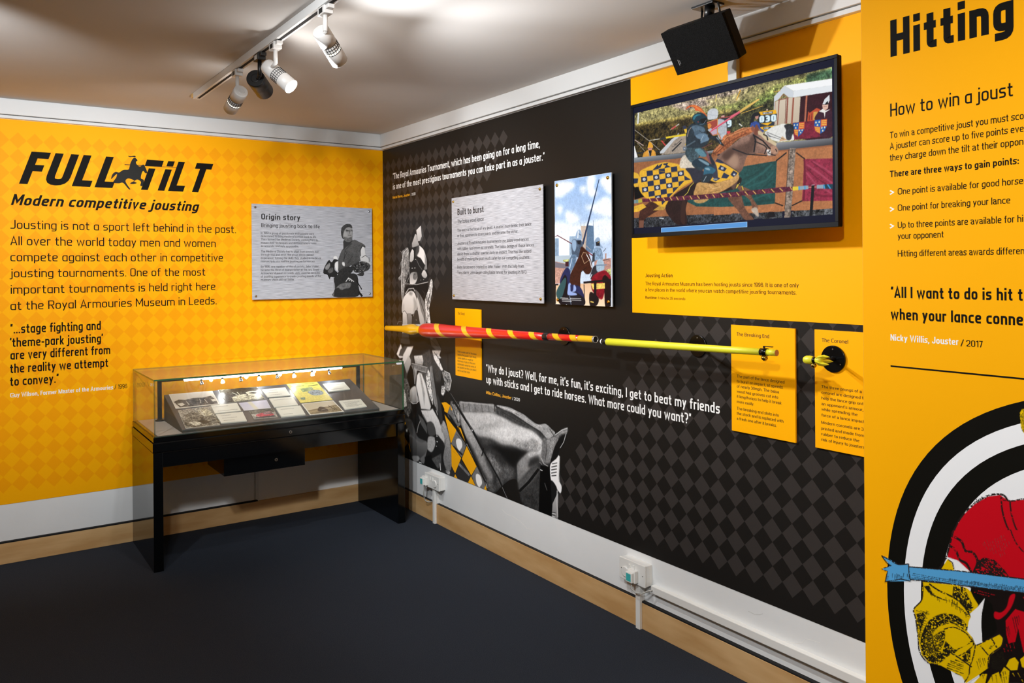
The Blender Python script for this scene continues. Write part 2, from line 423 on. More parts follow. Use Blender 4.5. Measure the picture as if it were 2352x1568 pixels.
        o0 = np.array(s.pl.p3(s.box[0], s.box[2], s.off)); eu = np.array(s.pl.p3(s.box[0]+s.cell, s.box[2], s.off))-o0; ez = np.array(s.pl.p3(s.box[0], s.box[2]+s.cell, s.off))-o0
        co_ = o0[None]+ii[:, 1:2]*eu[None]+ii[:, 0:1]*ez[None]-np.array(org)[None]
        me = bpy.data.meshes.new(name); me.vertices.add(len(ii)); me.vertices.foreach_set('co', co_.ravel())
        y, x = jj[:, 0], jj[:, 1]; f = np.stack([idx[y, x], idx[y, x+1], idx[y+1, x+1], idx[y+1, x]], 1).ravel()
        me.loops.add(len(f)); me.loops.foreach_set('vertex_index', f); me.polygons.add(len(jj)); me.polygons.foreach_set('loop_start', np.arange(len(jj))*4)
        me.update(calc_edges=True)
        c = s.rgb[use]; c = np.where(c <= .04045, c/12.92, ((c+.055)/1.055)**2.4); ca = me.color_attributes.new('Col', 'FLOAT_COLOR', 'POINT')
        ca.data.foreach_set('color', np.concatenate([c, np.zeros((len(c), 1))], 1).ravel().astype(np.float32))
        me.materials.append(m); o = bpy.data.objects.new(name, me); COL.objects.link(o); ORG_[o.name] = org; o.parent = parent
        return tag(o, **tg)
# ------------------------------------------------------------------ squared stroke lettering
def glyphs(t):
    h = t/2; X = .70; b = h; m = X-h; c = 1-h; D = -.22
    w = .50; l = h; r = w-h
    G = {}
    def g(ch, wd, *st): G[ch] = (wd, st)
    bowl = [(r, m), (l, m), (l, b), (r, b)]
    g('a', w, [(r, X), (r, 0)], bowl); g('b', w, [(l, 1), (l, 0)], [(l, m), (r, m), (r, b), (l, b)])
    g('c', .44, [(.44, m), (l, m), (l, b), (.44, b)]); g('d', w, [(r, 1), (r, 0)], bowl)
    g('e', w, [(.47, b), (l, b), (l, m), (r, m), (r, .36), (l, .36)])
    g('f', .36, [(.36, c), (.08+h, c), (.08+h, 0)], [(0, m), (.34, m)])
    g('g', w, [(r, X), (r, D+h), (.04, D+h)], bowl); g('h', w, [(l, 1), (l, 0)], [(l, m), (r, m), (r, 0)])
    g('i', t, [(h, X), (h, 0)], [(h, 1), (h, .99-t)]); g('j', t+.04, [(h+.04, X), (h+.04, D+h), (-.12, D+h)], [(h+.04, 1), (h+.04, .99-t)])
    g('k', .48, [(l, 1), (l, 0)], ['s', (.47-h, X), (.12+h, .36), (.48-h, 0)]); g('l', t, [(h, 1), (h, 0)])
    g('m', .82, [(l, X), (l, 0)], [(l, m), (.41, m), (.41, 0)], [(.41, m), (.82-h, m), (.82-h, 0)])
    g('n', w, [(l, X), (l, 0)], [(l, m), (r, m), (r, 0)]); g('o', w, ['c', (l, b), (l, m), (r, m), (r, b)])
    g('p', w, [(l, X), (l, D)], [(l, m), (r, m), (r, b), (l, b)]); g('q', w, [(r, X), (r, D)], bowl)
    g('r', .34, [(l, X), (l, 0)], [(l, m), (.34, m)]); g('s', .46, [(.44, m), (l, m), (l, .36), (.46-h, .36), (.46-h, b), (.02, b)])
    g('t', .36, [(.08+h, .92), (.08+h, b), (.36, b)], [(0, m), (.34, m)]); g('u', w, [(l, X), (l, b), (r, b)], [(r, X), (r, 0)])
    g('v', .48, ['s', (h*.8, X), (.24, h*.6), (.48-h*.8, X)]); g('w', .76, ['s', (h*.8, X), (.21, h*.6), (.38, .62), (.55, h*.6), (.76-h*.8, X)])
    g('x', .48, [(h*.8, X), (.48-h*.8, 0)], [(.48-h*.8, X), (h*.8, 0)]); g('y', .48, [(h*.8, X), (.25, .06)], [(.48-h*.8, X), (.12, D)])
    g('z', .44, ['s', (0, m), (.42-h, m), (h, b), (.44, b)])
    W = .56; R = W-h
    g('A', .60, ['s', (h*.7, 0), (.30, 1-h*.6), (.60-h*.7, 0)], [(.12, .27), (.48, .27)]); g('B', W, [(l, 1), (l, 0)], [(l, c), (R-.03, c), (R-.03, .53), (l, .53)], [(l, .53), (R, .53), (R, b), (l, b)])
    g('C', .52, [(.52, c), (l, c), (l, b), (.52, b)]); g('D', W, [(l, 1), (l, 0)], [(l, c), (R, c), (R, b), (l, b)])
    g('E', .48, ['s', (.48, c), (l, c), (l, b), (.48, b)], [(l, .53), (.45, .53)]); g('F', .46, ['s', (.46, c), (l, c), (l, 0)], [(l, .50), (.42, .50)])
    g('G', W, [(.54, c), (l, c), (l, b), (R, b), (R, .5), (.3, .5)]); g('H', .58, [(l, 1), (l, 0)], [(.58-h, 1), (.58-h, 0)], [(l, .5), (.58-h, .5)])
    g('I', t, [(h, 1), (h, 0)]); g('J', .46, [(.46-h, 1), (.46-h, b), (.0, b)]); g('K', .56, [(l, 1), (l, 0)], ['s', (.56-h, 1), (.14+h, .51), (.56-h, 0)])
    g('L', .46, ['s', (l, 1), (l, b), (.46, b)]); g('M', .74, [(l, 0), (l, 1)], [(.74-h, 0), (.74-h, 1)], ['s', (l, 1-h*.3), (.37, .3), (.74-h, 1-h*.3)])
    g('N', .60, [(l, 0), (l, 1)], [(.6-h, 0), (.6-h, 1)], [(l, 1-h*.3), (.6-h, h*.3)]); g('O', W, ['c', (l, b), (l, c), (R, c), (R, b)])
    g('P', W, [(l, 1), (l, 0)], [(l, c), (R, c), (R, .42), (l, .42)]); g('R', W, [(l, 1), (l, 0)], [(l, c), (R, c), (R, .46), (l, .46)], [(.3, .46), (.56-h, 0)])
    g('S', .52, [(.50, c), (l, c), (l, .53), (.52-h, .53), (.52-h, b), (.02, b)]); g('T', .52, [(0, c), (.52, c)], [(.26, c), (.26, 0)])
    g('U', .58, [(l, 1), (l, b), (.58-h, b), (.58-h, 1)]); g('V', .58, ['s', (h*.7, 1), (.29, h*.6), (.58-h*.7, 1)])
    g('W', .86, ['s', (h*.8, 1), (.24, h*.6), (.43, .85), (.62, h*.6), (.86-h*.8, 1)]); g('Y', .56, [(h*.7, 1), (.28, .45)], [(.56-h*.7, 1), (.28, .45), (.28, 0)])
    g('0', .52, ['c', (l, b), (l, c), (.52-h, c), (.52-h, b)]); g('1', .30, ['s', (.02, .82), (.30-h, c), (.30-h, 0)]); g('2', .48, [(.02, c), (.48-h, c), (.48-h, .53), (l, .40), (l, b), (.48, b)])
    g('3', .48, [(.02, c), (.48-h, c), (.48-h, b), (.02, b)], [(.1, .53), (.48-h, .53)]); g('7', .46, ['s', (0, c), (.44-h, c), (.16, 0)])
    g('9', .50, [(.50-h, .46), (l, .46), (l, c), (.50-h, c), (.50-h, b), (.05, b)]); g('6', .50, [(.45, c), (l, c), (l, b), (.50-h, b), (.50-h, .56), (l, .56)])
    g('.', t, [(h, t), (h, 0)]); g(',', t, [(h, t), (h*.6, -.14)]); g('?', .42, [(0, c), (.42-h, c), (.42-h, .45), (.2, .45), (.2, .26)], [(.2, t), (.2, 0)])
    g('-', .30, [(0, .38), (.30, .38)]); g('/', .34, [(0, -.05), (.34, 1.05)]); g(':', t, [(h, t), (h, 0)], [(h, .6), (h, .6-t)])
    q = t*.75; g('\u201d', .24, [(q/2+.03, 1), (q/2-.01, .74)], [(.2, 1), (.16, .74)]); g('\u201c', .24, [(q/2+.03, 1), (q/2-.01, .74)], [(.2, 1), (.16, .74)])
    g('\u2019', .09, [(.06, 1), (.02, .74)]); g('\u2018', .09, [(.06, 1), (.02, .74)]); g('\u2026', .7, [(h, t), (h, 0)], [(.35, t), (.35, 0)], [(.7-h, t), (.7-h, 0)])
    g('>', .3, ['s', (0, .62), (.28, .36), (0, .1)]); g(' ', .20)
    return G
GC = {}
def round_glyphs(t):
    G = dict(glyphs(t)); h = t/2; X = .72; b = h; m = X-h; c = 1-h; l = h; r = .5-h
    def g(ch, wd, *st): G[ch] = (wd, st)
    g('a', .5, [(.05, .56), (.05, m), (.46-h, m), (.46-h, .08), (.5, b*.6)], [(.46-h, .42), (l, .38), (l, b), (.46-h, b), (.46-h, .2)])
    g('t', .30, [(.14, .92), (.14, b), (.30, b)], [(0, m), (.29, m)]); g('f', .30, [(.30, c), (.14, c), (.14, 0)], [(0, m), (.29, m)])
    g('s', .44, [(.41, .56), (.41, m), (l, m), (l, .38), (.44-h, .34), (.44-h, b), (.02, b), (.02, .17)])
    g('r', .30, [(l, X), (l, 0)], [(l, .5), (.08, m), (.30, m)]); g('w', .70, ['s', (h*.6, X), (.19, h*.5), (.35, .66), (.51, h*.5), (.70-h*.6, X)])
    g('m', .80, [(l, X), (l, 0)], [(l, m), (.40, m), (.40, 0)], [(.40, m), (.80-h, m), (.80-h, 0)])
    g('J', .48, [(.48-h, 1), (.48-h, b), (l, b), (l, .3)]); g('C', .66, [(.64, .7), (.62, c), (l, c), (l, b), (.62, b), (.64, .32)]); g('G', .70, [(.66, .72), (.62, c), (l, c), (l, b), (.66, b), (.66, .47), (.4, .47)], [(.66, .4), (.66, 0)])
    g('O', .72, ['c', (l, b), (l, c), (.72-h, c), (.72-h, b)]); g('S', .6, [(.57, .72), (.57, c), (l, c), (l, .55), (.6-h, .5), (.6-h, b), (.02, b), (.02, .3)])
    g('4', .5, ['s', (.5, .25), (.02, .25), (.37, 1-h), (.37, 0)]); g('5', .5, ['s', (.45, c), (.08, c), (.05, .5)], [(.05, .5), (.2, .62), (.5-h, .62), (.5-h, b), (.02, b), (.02, .2)])
    g('8', .5, ['c', (.04+h, .53), (.04+h, c), (.46-h, c), (.46-h, .53)], ['c', (l, b), (l, .53), (r, .53), (r, b)]); g('6', .5, [(.46-h, .76), (.44-h, c), (l, c), (l, b), (r, b), (r, .58), (l+.02, .58)]); g('9', .5, [(l+.04, .24), (l+.04, b), (r, b), (r, c), (l, c), (l, .42), (r, .42)])
    g('3', .5, [(.03, .78), (.03, c), (.46-h, c), (.46-h, .54), (.22, .54)], [(.22, .54), (r, .54), (r, b), (.02, b), (.02, .24)]); g('2', .5, [(.04, .7), (.04, c), (r, c), (r, .55), (.3, .36), (.06, .12), (.05, b)], ['s', (.02, b), (.49, b)])
    g('A', .66, ['s', (h*.7, 0), (.33, 1-h*.6), (.66-h*.7, 0)], [(.13, .30), (.53, .30)]); g('M', .80, [(l, 0), (l, 1)], [(.80-h, 0), (.80-h, 1)], ['s', (l, 1-h*.3), (.40, .1), (.80-h, 1-h*.3)])
    g('H', .68, [(l, 1), (l, 0)], [(.68-h, 1), (.68-h, 0)], [(l, .52), (.68-h, .52)]); g('T', .60, [(0, c), (.60, c)], [(.30, c), (.30, 0)]); g('W', .94, ['s', (h*.7, 1), (.26, h*.6), (.47, .9), (.68, h*.6), (.94-h*.7, 1)])
    g("'", .1, [(.05, 1), (.05, .76)]); g('U', .66, [(l, 1), (l, b), (.66-h, b), (.66-h, 1)]); g(' ', .18)
    return G
def fillet(pts, rad, closed):
    out = []; n = len(pts)
    for i in range(n):
        if not closed and i in (0, n-1): out.append(Vector(pts[i])); continue
        p = Vector(pts[i]); a = Vector(pts[i-1])-p; b = Vector(pts[(i+1) % n])-p
        r = min(rad, a.length*.48, b.length*.48); A = p+a.normalized()*r; B = p+b.normalized()*r
        for k in range(5):
            t = k/4; out.append(A*(1-t)**2+p*2*t*(1-t)+B*t*t)
    if closed: out.append(out[0])
    return out
def glyph_quads(string, a, b, hh, weight, shear=0, gap=None, rnd=False):
    k = (round(weight, 3), 1) if rnd else round(weight, 3)
    if k not in GC: GC[k] = round_glyphs(weight) if rnd else glyphs(weight)
    G = GC[k]; gap = .11 if gap is None else gap; x = 0; Q = []
    for ch in string:
        wd, st = G.get(ch, G['-'])
        for j, s_ in enumerate(st):
            s_ = list(s_); mode = 'r'
            if s_[0] in ('s', 'c'): mode = s_[0]; s_ = s_[1:]
            if mode == 's': pts = [Vector(p) for p in s_]
            else: pts = fillet(s_, (.26 if rnd else .13+weight*.3), mode == 'c') if len(s_) > 2 else [Vector(p) for p in s_]
            tw = weight if ch not in '\u201c\u201d' else weight*.7
            for q in strip([(p[0], p[1]) for p in pts], tw): Q.append([(p[0]+x, p[1]) for p in q])
        x += wd+gap
    W = x-gap; dx = b[0]-a[0]; dz = b[1]-a[1]; sx = dx/W
    return [[(a[0]+p[0]*sx+shear*p[1]*hh, a[1]+dz*p[0]/W+p[1]*hh) for p in q] for q in Q]
def natural(string, bold):
    k = (.165 if bold else .122, 1)
    if k not in GC: GC[k] = round_glyphs(k[0])
    return sum(GC[k].get(c, GC[k]['-'])[0]+.10 for c in string)-.10
def lines(plane, off, rows, name, m, parent, **tg):
    """rows: (text, x0, y0, x1, y1, cap height px, font) baseline ends in the photograph, laid on the plane"""
    mb = MB(); kk = 0
    for row in rows:
        s, x0, y0, x1, y1, h = row[:6]; f = row[6] if len(row) > 6 else ('sq', .15); a = plane.q(x0, y0); b = plane.q(x1, y1)
        hh = abs(plane.q(x0, y0-h)[1]-a[1])
        # one size on the wall: keep the line level
        zz = (a[1]+b[1])/2; a = (a[0], zz); b = (b[0], zz)
        for q in glyph_quads(s, a, b, hh, f[1] if f[0] == 'sq' else (.165 if f[0] == 'hb' else .122), f[2] if len(f) > 2 else 0, None if f[0] == 'sq' else .10, f[0] != 'sq'):
            kk += 1; mb.add([plane.p3(p[0], p[1], off+(kk % 7)*.00001) for p in q], [(0, 1, 2, 3)])
    return mb.build(name, m, parent, **tg)
def sheet(plane, u0, u1, z0, z1, off0, off1):
    mb = MB(); a = plane.p3(u0, z0, off0); b = plane.p3(u1, z1, off1); mb.box(a, b); return mb
KNIGHT = """
@ 900 510 5.227
# visor crest and helmet
2a2a2a w14 205,330 235,225 285,135
4a4a4a 350,42 378,90 388,160 352,262 338,222 362,170
fcfcfc>c0c0c0 297,96 350,42 362,170 342,225 312,232
d8d8d8>9a9a9a 245,255 284,140 298,150 305,210 332,272 285,345 247,300
1c1c1c w6 246,180 262,150
1c1c1c w6 258,170 276,140
[262626 205,420 213,350 250,305 335,280 388,330 424,460 428,640 440,668 440,722 302,752 160,742 195,640 208,560
fafafa>c4c4c4 218,470 226,370 248,322 266,345 268,410 264,452 236,482
~fdfdfd 302,400 328,350 322,300 345,280 384,330 410,400 420,470 404,512 372,470 348,432
~8c8c8c 404,512 422,480 428,560 392,566
~eeeeee>b0b0b0 360,620 384,575 402,582 428,640 404,672 374,655
747474 w6 300,452 330,520 366,570
~a6a6a6>f0f0f0 222,740 226,620 288,600 312,655 292,722 270,742
~6e6e6e:.4 262,620 300,600 312,650 290,690 262,680
e4e4e4 w8 160,740 302,750 440,718
ececec w6 240,552 255,552
ececec w6 272,550 287,550
ececec w6 208,548 218,549
f4f4f4 w7 282,446 294,446
cccccc w5 345,696 356,694
cccccc w5 378,690 390,688
b8b8b8 w4 206,450 210,560 215,650 180,730
]
# plume of hair
~8e8e8e:.45%.8 188,300 150,330 118,362 132,420 112,470 120,560 108,630 84,680 112,700 112,790 122,900 132,960 150,880 158,780 176,700 206,590 214,440 206,340
ececec:.3 w6 196,310 140,370 128,470 122,600
cccccc:.3 w5 200,360 160,450 150,600 140,760
eeeeee w5 120,600 118,760 128,930
dddddd w3 180,480 190,560
dddddd w3 120,365 104,345
dddddd w3 112,480 96,560
f0f0f0 w4 112,640 80,675
dddddd w3 84,680 100,700
# neck and shoulder
191919 160,850 175,775 300,755 436,730 430,800 415,900 385,950 300,900 230,790
3a3a3a w6 370,820 400,860 385,900
bbbbbb w12 165,862 205,800 262,795 282,830
2a2a2a w4 200,800 225,810 250,800 275,815
~fdfdfd>d2d2d2 126,1085 128,960 160,880 225,825 276,850 304,950 300,1045 262,1100 190,1108 160,1070
9a9a9a:.2%2 200,860 225,835 260,850 240,880
~b0b0b0%3 262,900 300,960 300,1040 262,1095 270,1000
~c4c4c4%3 130,1000 150,980 150,1060 130,1080
~8a8a8a%2 395,380 418,440 420,500 400,500 400,430
~4a4a4a%2 300,300 330,285 330,340 305,400 285,400
ececec>b0b0b0 133,1080 158,1066 182,1090 190,1235 133,1235
4a4a4a w5 133,1078 158,1064 184,1100 230,1098 252,1130
9e9e9e>6a6a6a 190,1105 222,1098 246,1130 240,1235 186,1235
3c3c3c 262,1118 284,1060 305,1042 332,1075 340,1235 240,1235
b0b0b0 w5 262,1130 276,1065 304,1045 334,1090 342,1200
c8c8c8 w5 292,1170 300,1178
~6a6a6a>9a9a9a 282,815 325,845 372,920 412,1010 424,1180 384,1235 360,1120 320,960
~e2e2e2>c0c0c0 304,900 330,960 352,1060 384,1150 386,1215 350,1235 330,1150 308,1010
2a2a2a w6 330,860 350,960 392,1080 400,1180
# raised arm
~1b1b1b 392,920 430,830 452,930 432,1050 404,1010
~c6c6c6:.6 468,696 488,694 494,760 484,850 466,950 452,1060 468,1210 432,1212 410,1110 402,960 412,890 444,800
3a3a3a w7 462,850 440,950 430,1060
2a2a2a w5 446,900 425,980
f0f0f0 w5 472,780 480,850
f0f0f0 w6 404,920 412,1020
# between the lance and the waist
c8c8c8 128,1225 360,1225 380,1400 130,1400
4a4a4a 132,1330 205,1330 270,1500 105,1448
262626 200,1330 460,1330 500,1568 240,1568
585858 455,1360 520,1370 600,1530 488,1545
3a3a3a w5 465,1400 560,1500
888888 w5 66,1230 80,1195 125,1192
@ 900 790 4.9
262626%1 130,0 430,0 520,90 540,160 532,262 582,300 560,420 540,640 500,640 470,300 230,240 150,300 140,200
~242424%1 140,200 240,200 300,400 300,640 380,760 520,720 560,880 620,1000 680,1200 676,1400 640,1470 560,1440 400,1380 300,1330 190,1300 150,860 140,600
3e3e3e%2 150,130 240,120 260,300 300,640 250,760 180,700 150,400
4a4a4a:.2%2 340,120 430,60 470,240 420,270 360,240
565656:.3%2 300,240 420,260 440,420 400,560 330,330
3c3c3c:.2%2 440,60 520,240 580,320 560,420 500,420 450,240
f4f4f4:.1%1 104,0 110,20 135,150 90,158 55,112 88,30
4c4c4c%1 100,60 150,20 180,30 135,140 80,130
fafafa>cfcfcf%1 178,30 246,22 206,128 142,232 122,190 130,120
2c2c2c w5 122,36 130,34
2c2c2c w5 126,48 140,40
f6f6f6:.3%1 455,70 556,70 538,128 560,158 530,160 548,210 582,292 560,300 520,240 480,170
6c6c6c w5 480,90 520,150
555555 w5 500,110 540,180
f0f0f0>a8a8a8:.1%1 250,132 345,124 358,190 350,235 268,222
7a7a7a:.2%1 230,222 318,238 402,262 392,325 300,298 256,290
c8c8c8 w6 226,216 316,238 404,264
c8c8c8 w5 282,290 392,318
d0d0d0>8a8a8a%1 142,236 192,120 218,180 216,235 172,335
191919%1 172,370 212,238 246,262 262,330 272,468 208,505
8c8c8c:.1 w9 228,240 250,300 262,450
bcbcbc>777777%1 250,262 288,290 262,460 262,330
6a6a6a:.6%1.5 142,380 176,400 208,500 214,640 226,740 190,820 142,760
f6f6f6:.4%1 132,480 158,560 172,700 140,712
~f0f0f0>8e8e8e%1 208,520 268,472 286,560 306,636 280,662 222,664
1e1e1e%1 218,668 306,650 300,740 250,800 232,730
e6e6e6 w7 214,645 240,670 280,665 304,640
f8f8f8>e6e6e6%1 286,350 308,318 336,330 372,420 400,510 444,700 432,742 332,730 296,560 276,470
9a9a9a w6 345,350 380,440 402,540 440,700
b2b2b2:.1%1 312,330 326,330 376,560 370,700 350,560
4a4a4a w4 320,730 370,732 430,742 462,712
f4f4f4:.7%1 386,370 412,278 432,330 440,420 468,600 466,690 430,600 400,480
262626%1 440,720 480,700 540,800 552,900 540,900 500,830
dddddd w4 500,740 520,800
828282:.1%1 430,250 456,244 476,400 500,560 526,700 520,772 476,660 462,480 436,330
c8c8c8 w4 432,260 450,420 470,560 490,700
f4f4f4>c4c4c4:.05%1 330,742 432,744 462,726 530,850 570,960 600,1060 594,1150 500,1012 488,940 440,880 400,880 352,800
8a8a8a w10 352,790 400,880
646464:.1%1 300,790 360,850 396,930 400,1010 330,900
~505050%1 398,905 420,874 448,872 478,910 498,1006 450,1034 412,1004
~b8b8b8:.1%1 416,1042 472,1044 492,1090 486,1150 456,1212 420,1200 394,1160 402,1110
2a2a2a%1 480,1040 520,1020 590,1110 600,1180 560,1200 500,1120
eeeeee w9 506,1030 516,1040
eeeeee w9 508,1092 518,1102
dddddd w7 476,1052 484,1058
dddddd w8 500,1144 508,1152
1f1f1f%1 560,300 640,420 650,520 600,560 548,700 540,560
8a8a8a:.6%1 566,310 640,318 672,400 664,470 640,540 600,500 592,420
c4c4c4:.7%1 562,470 600,470 604,540 580,580 556,560
1c1c1c w8 600,360 640,430
1c1c1c w8 580,390 610,450
e4e4e4 w7 590,300 652,330 672,410 652,520
~4a4a4a>707070%1 150,850 220,850 262,960 300,1050 396,1096 340,1120 258,1100 200,990
~8a8a8a>3a3a3a%1 200,1020 260,1060 330,1110 396,1100 400,1200 350,1310 310,1300 250,1300 225,1260
~a8a8a8%1 228,1262 300,1260 314,1300 262,1328
~7a7a7a%1 320,1290 372,1240 392,1200 372,1320 352,1345
9a9a9a w8 284,1000 300,920 324,860
1a1a1a%1 372,1270 440,1240 560,1440 500,1420 380,1380
5a5a5a:.2%1 450,1290 560,1230 560,1360 520,1400
eeeeee w8 306,1325 340,1340
~b4b4b4>787878:.15%1 556,960 562,880 596,870 640,1000 668,1160 676,1360 652,1432 612,1405 582,1280 604,1120 590,1030
d8d8d8 w8 545,1340 552,1420
999999:.8%1 606,1420 658,1436 658,1472 608,1452
~3a3a3a%1 510,560 546,640 560,700 575,860 556,900 530,800 520,700
fcb316 562,658 612,654 662,690 628,778 600,740
707070:.2%1 664,640 780,650 784,900 720,960 640,840 628,778 662,690
fcb316 664,690 690,740 672,740
1e1e1e%1 628,778 728,960 800,1040 800,1010 660,800
fcb316 596,790 640,850 726,962 668,1116 644,1000
777777:.15%1 726,962 784,1060 784,1268 670,1120
fafafa%1 722,1080 752,1062 784,1090 790,1190 740,1170
fcb316 670,1122 782,1284 716,1452 676,1372
fcb316 716,1462 742,1512 706,1502
333333%1 676,1380 714,1456 700,1500 660,1480
333333%1 784,1290 784,1540 744,1512 720,1458
fcb316 150,870 162,892 148,912
f0f0f0:.6%1 160,960 186,940 184,990 162,985
b98a10 142,1030 184,1112 142,1168
fcb316 196,1092 216,1222 190,1130
@ 1020 900 5.227
# horse
[~2b2b2b:.1 180,112 330,118 610,148 800,190 1000,290 1130,388 1222,380 1330,490 1420,448 1484,428 1480,490 1450,600 1390,690 1390,900 1414,1130 1372,1300 1370,1530 1290,1500 1120,1440 940,1332 905,1180 880,1062 800,1052 684,1142 622,1205 520,1182 400,880 230,450 100,150
~d4d4d4>c0c0c0:.1%3.2 222,240 400,238 560,240 700,290 860,380 1060,446 1180,560 1196,640 1150,700 1040,700 940,690 830,650 700,640 560,560 420,530 300,420
~8c8c8c:.25%4 400,430 520,400 660,380 620,400 520,420 450,440
~e4e4e4:.1%3.2 560,470 760,420 960,450 1120,520 1170,610 1090,650 940,640 800,590 640,540
~a0a0a0:.3%4 830,560 960,600 1080,560 1150,650 1080,700 980,690 880,640
~5c5c5c:.2%5 420,560 560,580 700,640 860,690 700,680 560,660
~161616:.1%5 520,610 700,650 860,690 1000,716 920,780 860,880 790,900 700,800 600,700
~343434:.2%5 470,690 620,700 760,850 830,960 700,1110 620,1180 560,1000
~808080:.4%5 506,740 556,740 660,860 700,960 650,1000 580,880
~585858:.3%5 700,900 800,900 860,960 820,1040 740,1060 690,1130 640,1120
~c0c0c0>868686:.15%4 186,240 236,262 330,440 430,630 520,860 590,1010 560,1080 500,1000 430,860 330,640 240,500
~5c5c5c:.3%3.2 560,1060 620,1120 610,1190 540,1180 500,1060
]
# mane
~8a8a8a:.2 190,112 260,118 330,120 420,134 520,140 606,150 640,250 560,236 440,236 330,238 232,236 196,180
~444444:.35%2 620,200 740,210 860,300 960,360 1050,430 1180,520 1216,566 1190,580 1080,470 960,420 840,360 720,300 640,262
~a4a4a4:.22 636,158 780,182 860,220 960,270 1060,350 1136,390 1222,382 1300,450 1336,492 1290,545 1240,560 1160,470 1060,410 940,330 820,250 700,200
dadada%.8 w6 640,165 780,205 900,270
3a3a3a%.8 w7 660,200 760,240 900,320
3a3a3a%.8 w7 860,250 1000,330 1120,400
ececec%.8 w6 980,310 1100,390 1180,410
444444%.8 w6 230,130 240,230
444444%.8 w5 300,130 310,232
444444%.8 w5 370,135 382,236
444444%.8 w5 450,140 462,236
444444%.8 w5 530,145 545,236
cccccc%1 w9 200,125 330,130 470,145 600,160
2a2a2a w6 700,240 860,330 980,390
2a2a2a w6 820,260 960,350 1100,440
d8d8d8 w5 700,180 860,240 1000,330
d0d0d0 w5 900,280 1050,370 1130,420
1c1c1c w9 610,146 612,236
cccccc w7 1240,480 1290,536
222222 w7 1270,440 1320,520
# head
~7c7c7c:.2%2 1196,560 1262,572 1350,540 1380,620 1320,780 1280,850 1180,850 1160,780
~b0b0b0>787878:.12%2 884,860 960,770 1030,716 1150,700 1180,640 1190,760 1140,850 1020,940 940,1040 892,1090 882,980
~d2d2d2:.15%3 1030,720 1130,712 1185,640 1190,700 1120,760 1020,780
~303030:.1%4 1040,800 1130,770 1160,840 1100,890 1010,900
~585858:.2%4 892,1090 960,1010 1080,900 1150,900 1130,1000 1040,1110 920,1190
~383838:.3%1.8 920,1200 1040,1130 1130,1010 1160,940 1160,1200 1120,1440 960,1340 935,1290
0b0b0b 1160,880 1262,895 1280,1060 1352,1150 1360,1230 1302,1340 1294,1492 1140,1440 1150,1100
4c4c4c w8 1210,1090 1240,1180
161616 w32 1142,920 1020,1080 905,1192
~707070:.2%1.8 1190,585 1242,600 1216,800 1172,790
222222 w5 1244,600 1222,810
~161616 1276,850 1330,660 1400,540 1470,485 1446,610 1390,690 1370,780 1300,850
~8c8c8c:.3%1.8 1240,570 1340,530 1420,455 1486,430 1478,490 1400,520 1340,600 1310,700 1280,800 1240,790 1250,680
dddddd w6 1470,490 1440,600 1396,672
d4d4d4 w10 1330,520 1420,455 1486,432
bbbbbb w8 1170,790 1200,860 1250,890
999999 w6 1150,840 1180,870
e4e4e4 w9 1156,930 1186,944
# shaffron
~f6f6f6 1284,860 1350,800 1384,760 1390,900 1378,1040 1414,1130 1404,1212 1370,1180 1330,1120 1290,1060 1276,950
2a2a2a w10 1300,862 1362,850
2a2a2a w12 1292,900 1360,885
2a2a2a w12 1290,935 1358,922
2a2a2a w12 1290,972 1356,960
2a2a2a w12 1294,1005 1352,1000
~1a1a1a 1290,1060 1350,1130 1362,1200 1350,1250 1310,1330 1300,1360 1290,1200
bcbcbc>8a8a8a 1306,1340 1352,1240 1372,1210 1372,1530 1298,1500
1a1a1a w7 1300,1440 1345,1450
1a1a1a w7 1300,1470 1340,1480
f0f0f0 w7 1300,1455 1345,1466
f0f0f0 w7 1300,1490 1335,1500
c8c8c8 w10 1390,770 1380,1000 1386,1080
c8c8c8 w9 1362,1180 1356,1300 1368,1500
# saddle cloth
8c8c8c:.5 80,140 180,150 200,260 180,380 130,330
dddddd w8 170,250 178,340
2a2a2a w8 95,160 170,370
777777:.1 150,462 272,640 216,782 92,616
555555:.1 w8 150,500 262,640
2a2a2a:.1 w22 110,650 222,752
333333 208,812 328,1002 290,1088 168,1042 138,980
7a7a7a:.2 w26 180,860 310,1000
777777:.1 396,892 505,1120 482,1168 382,1128 334,1008
333333 96,900 134,978 120,1022 80,1010
fcb316 0,120 30,125 72,162 44,254 8,230
fcb316 76,165 105,215 90,220
1d1d1d 5,235 160,420 150,452 30,300
fcb316 34,310 150,460 90,612
fcb316 158,408 204,436 272,640 262,628
1a1a1a w9 170,420 272,640
fcb316 88,622 208,790 135,972 96,890
d79a14 w4 110,710 170,760
fcb316 274,648 394,892 330,1000 216,802
fcb316 136,984 166,1040 122,1020
fcb316 327,1010 380,1126 290,1086
fcb316 500,1120 518,1184 482,1166
~fafafa 146,580 176,556 212,582 222,650 200,690 186,706 160,662
~fafafa 384,1000 406,980 442,1012 460,1090 438,1130 424,1144 392,1090
d0d0d0 w7 274,620 400,860 500,1060 520,1150
141414 w9 215,450 290,640 420,900 520,1110
# rein and strap
202020 w26 58,0 240,300 350,470 470,700
202020 w18 470,700 560,860 660,1040 764,1284
777777 w4 80,10 250,290 345,460
161616 w12 480,670 455,770
d8d8d8 w10 336,450 346,468
888888 w5 700,1140 764,1280
"""
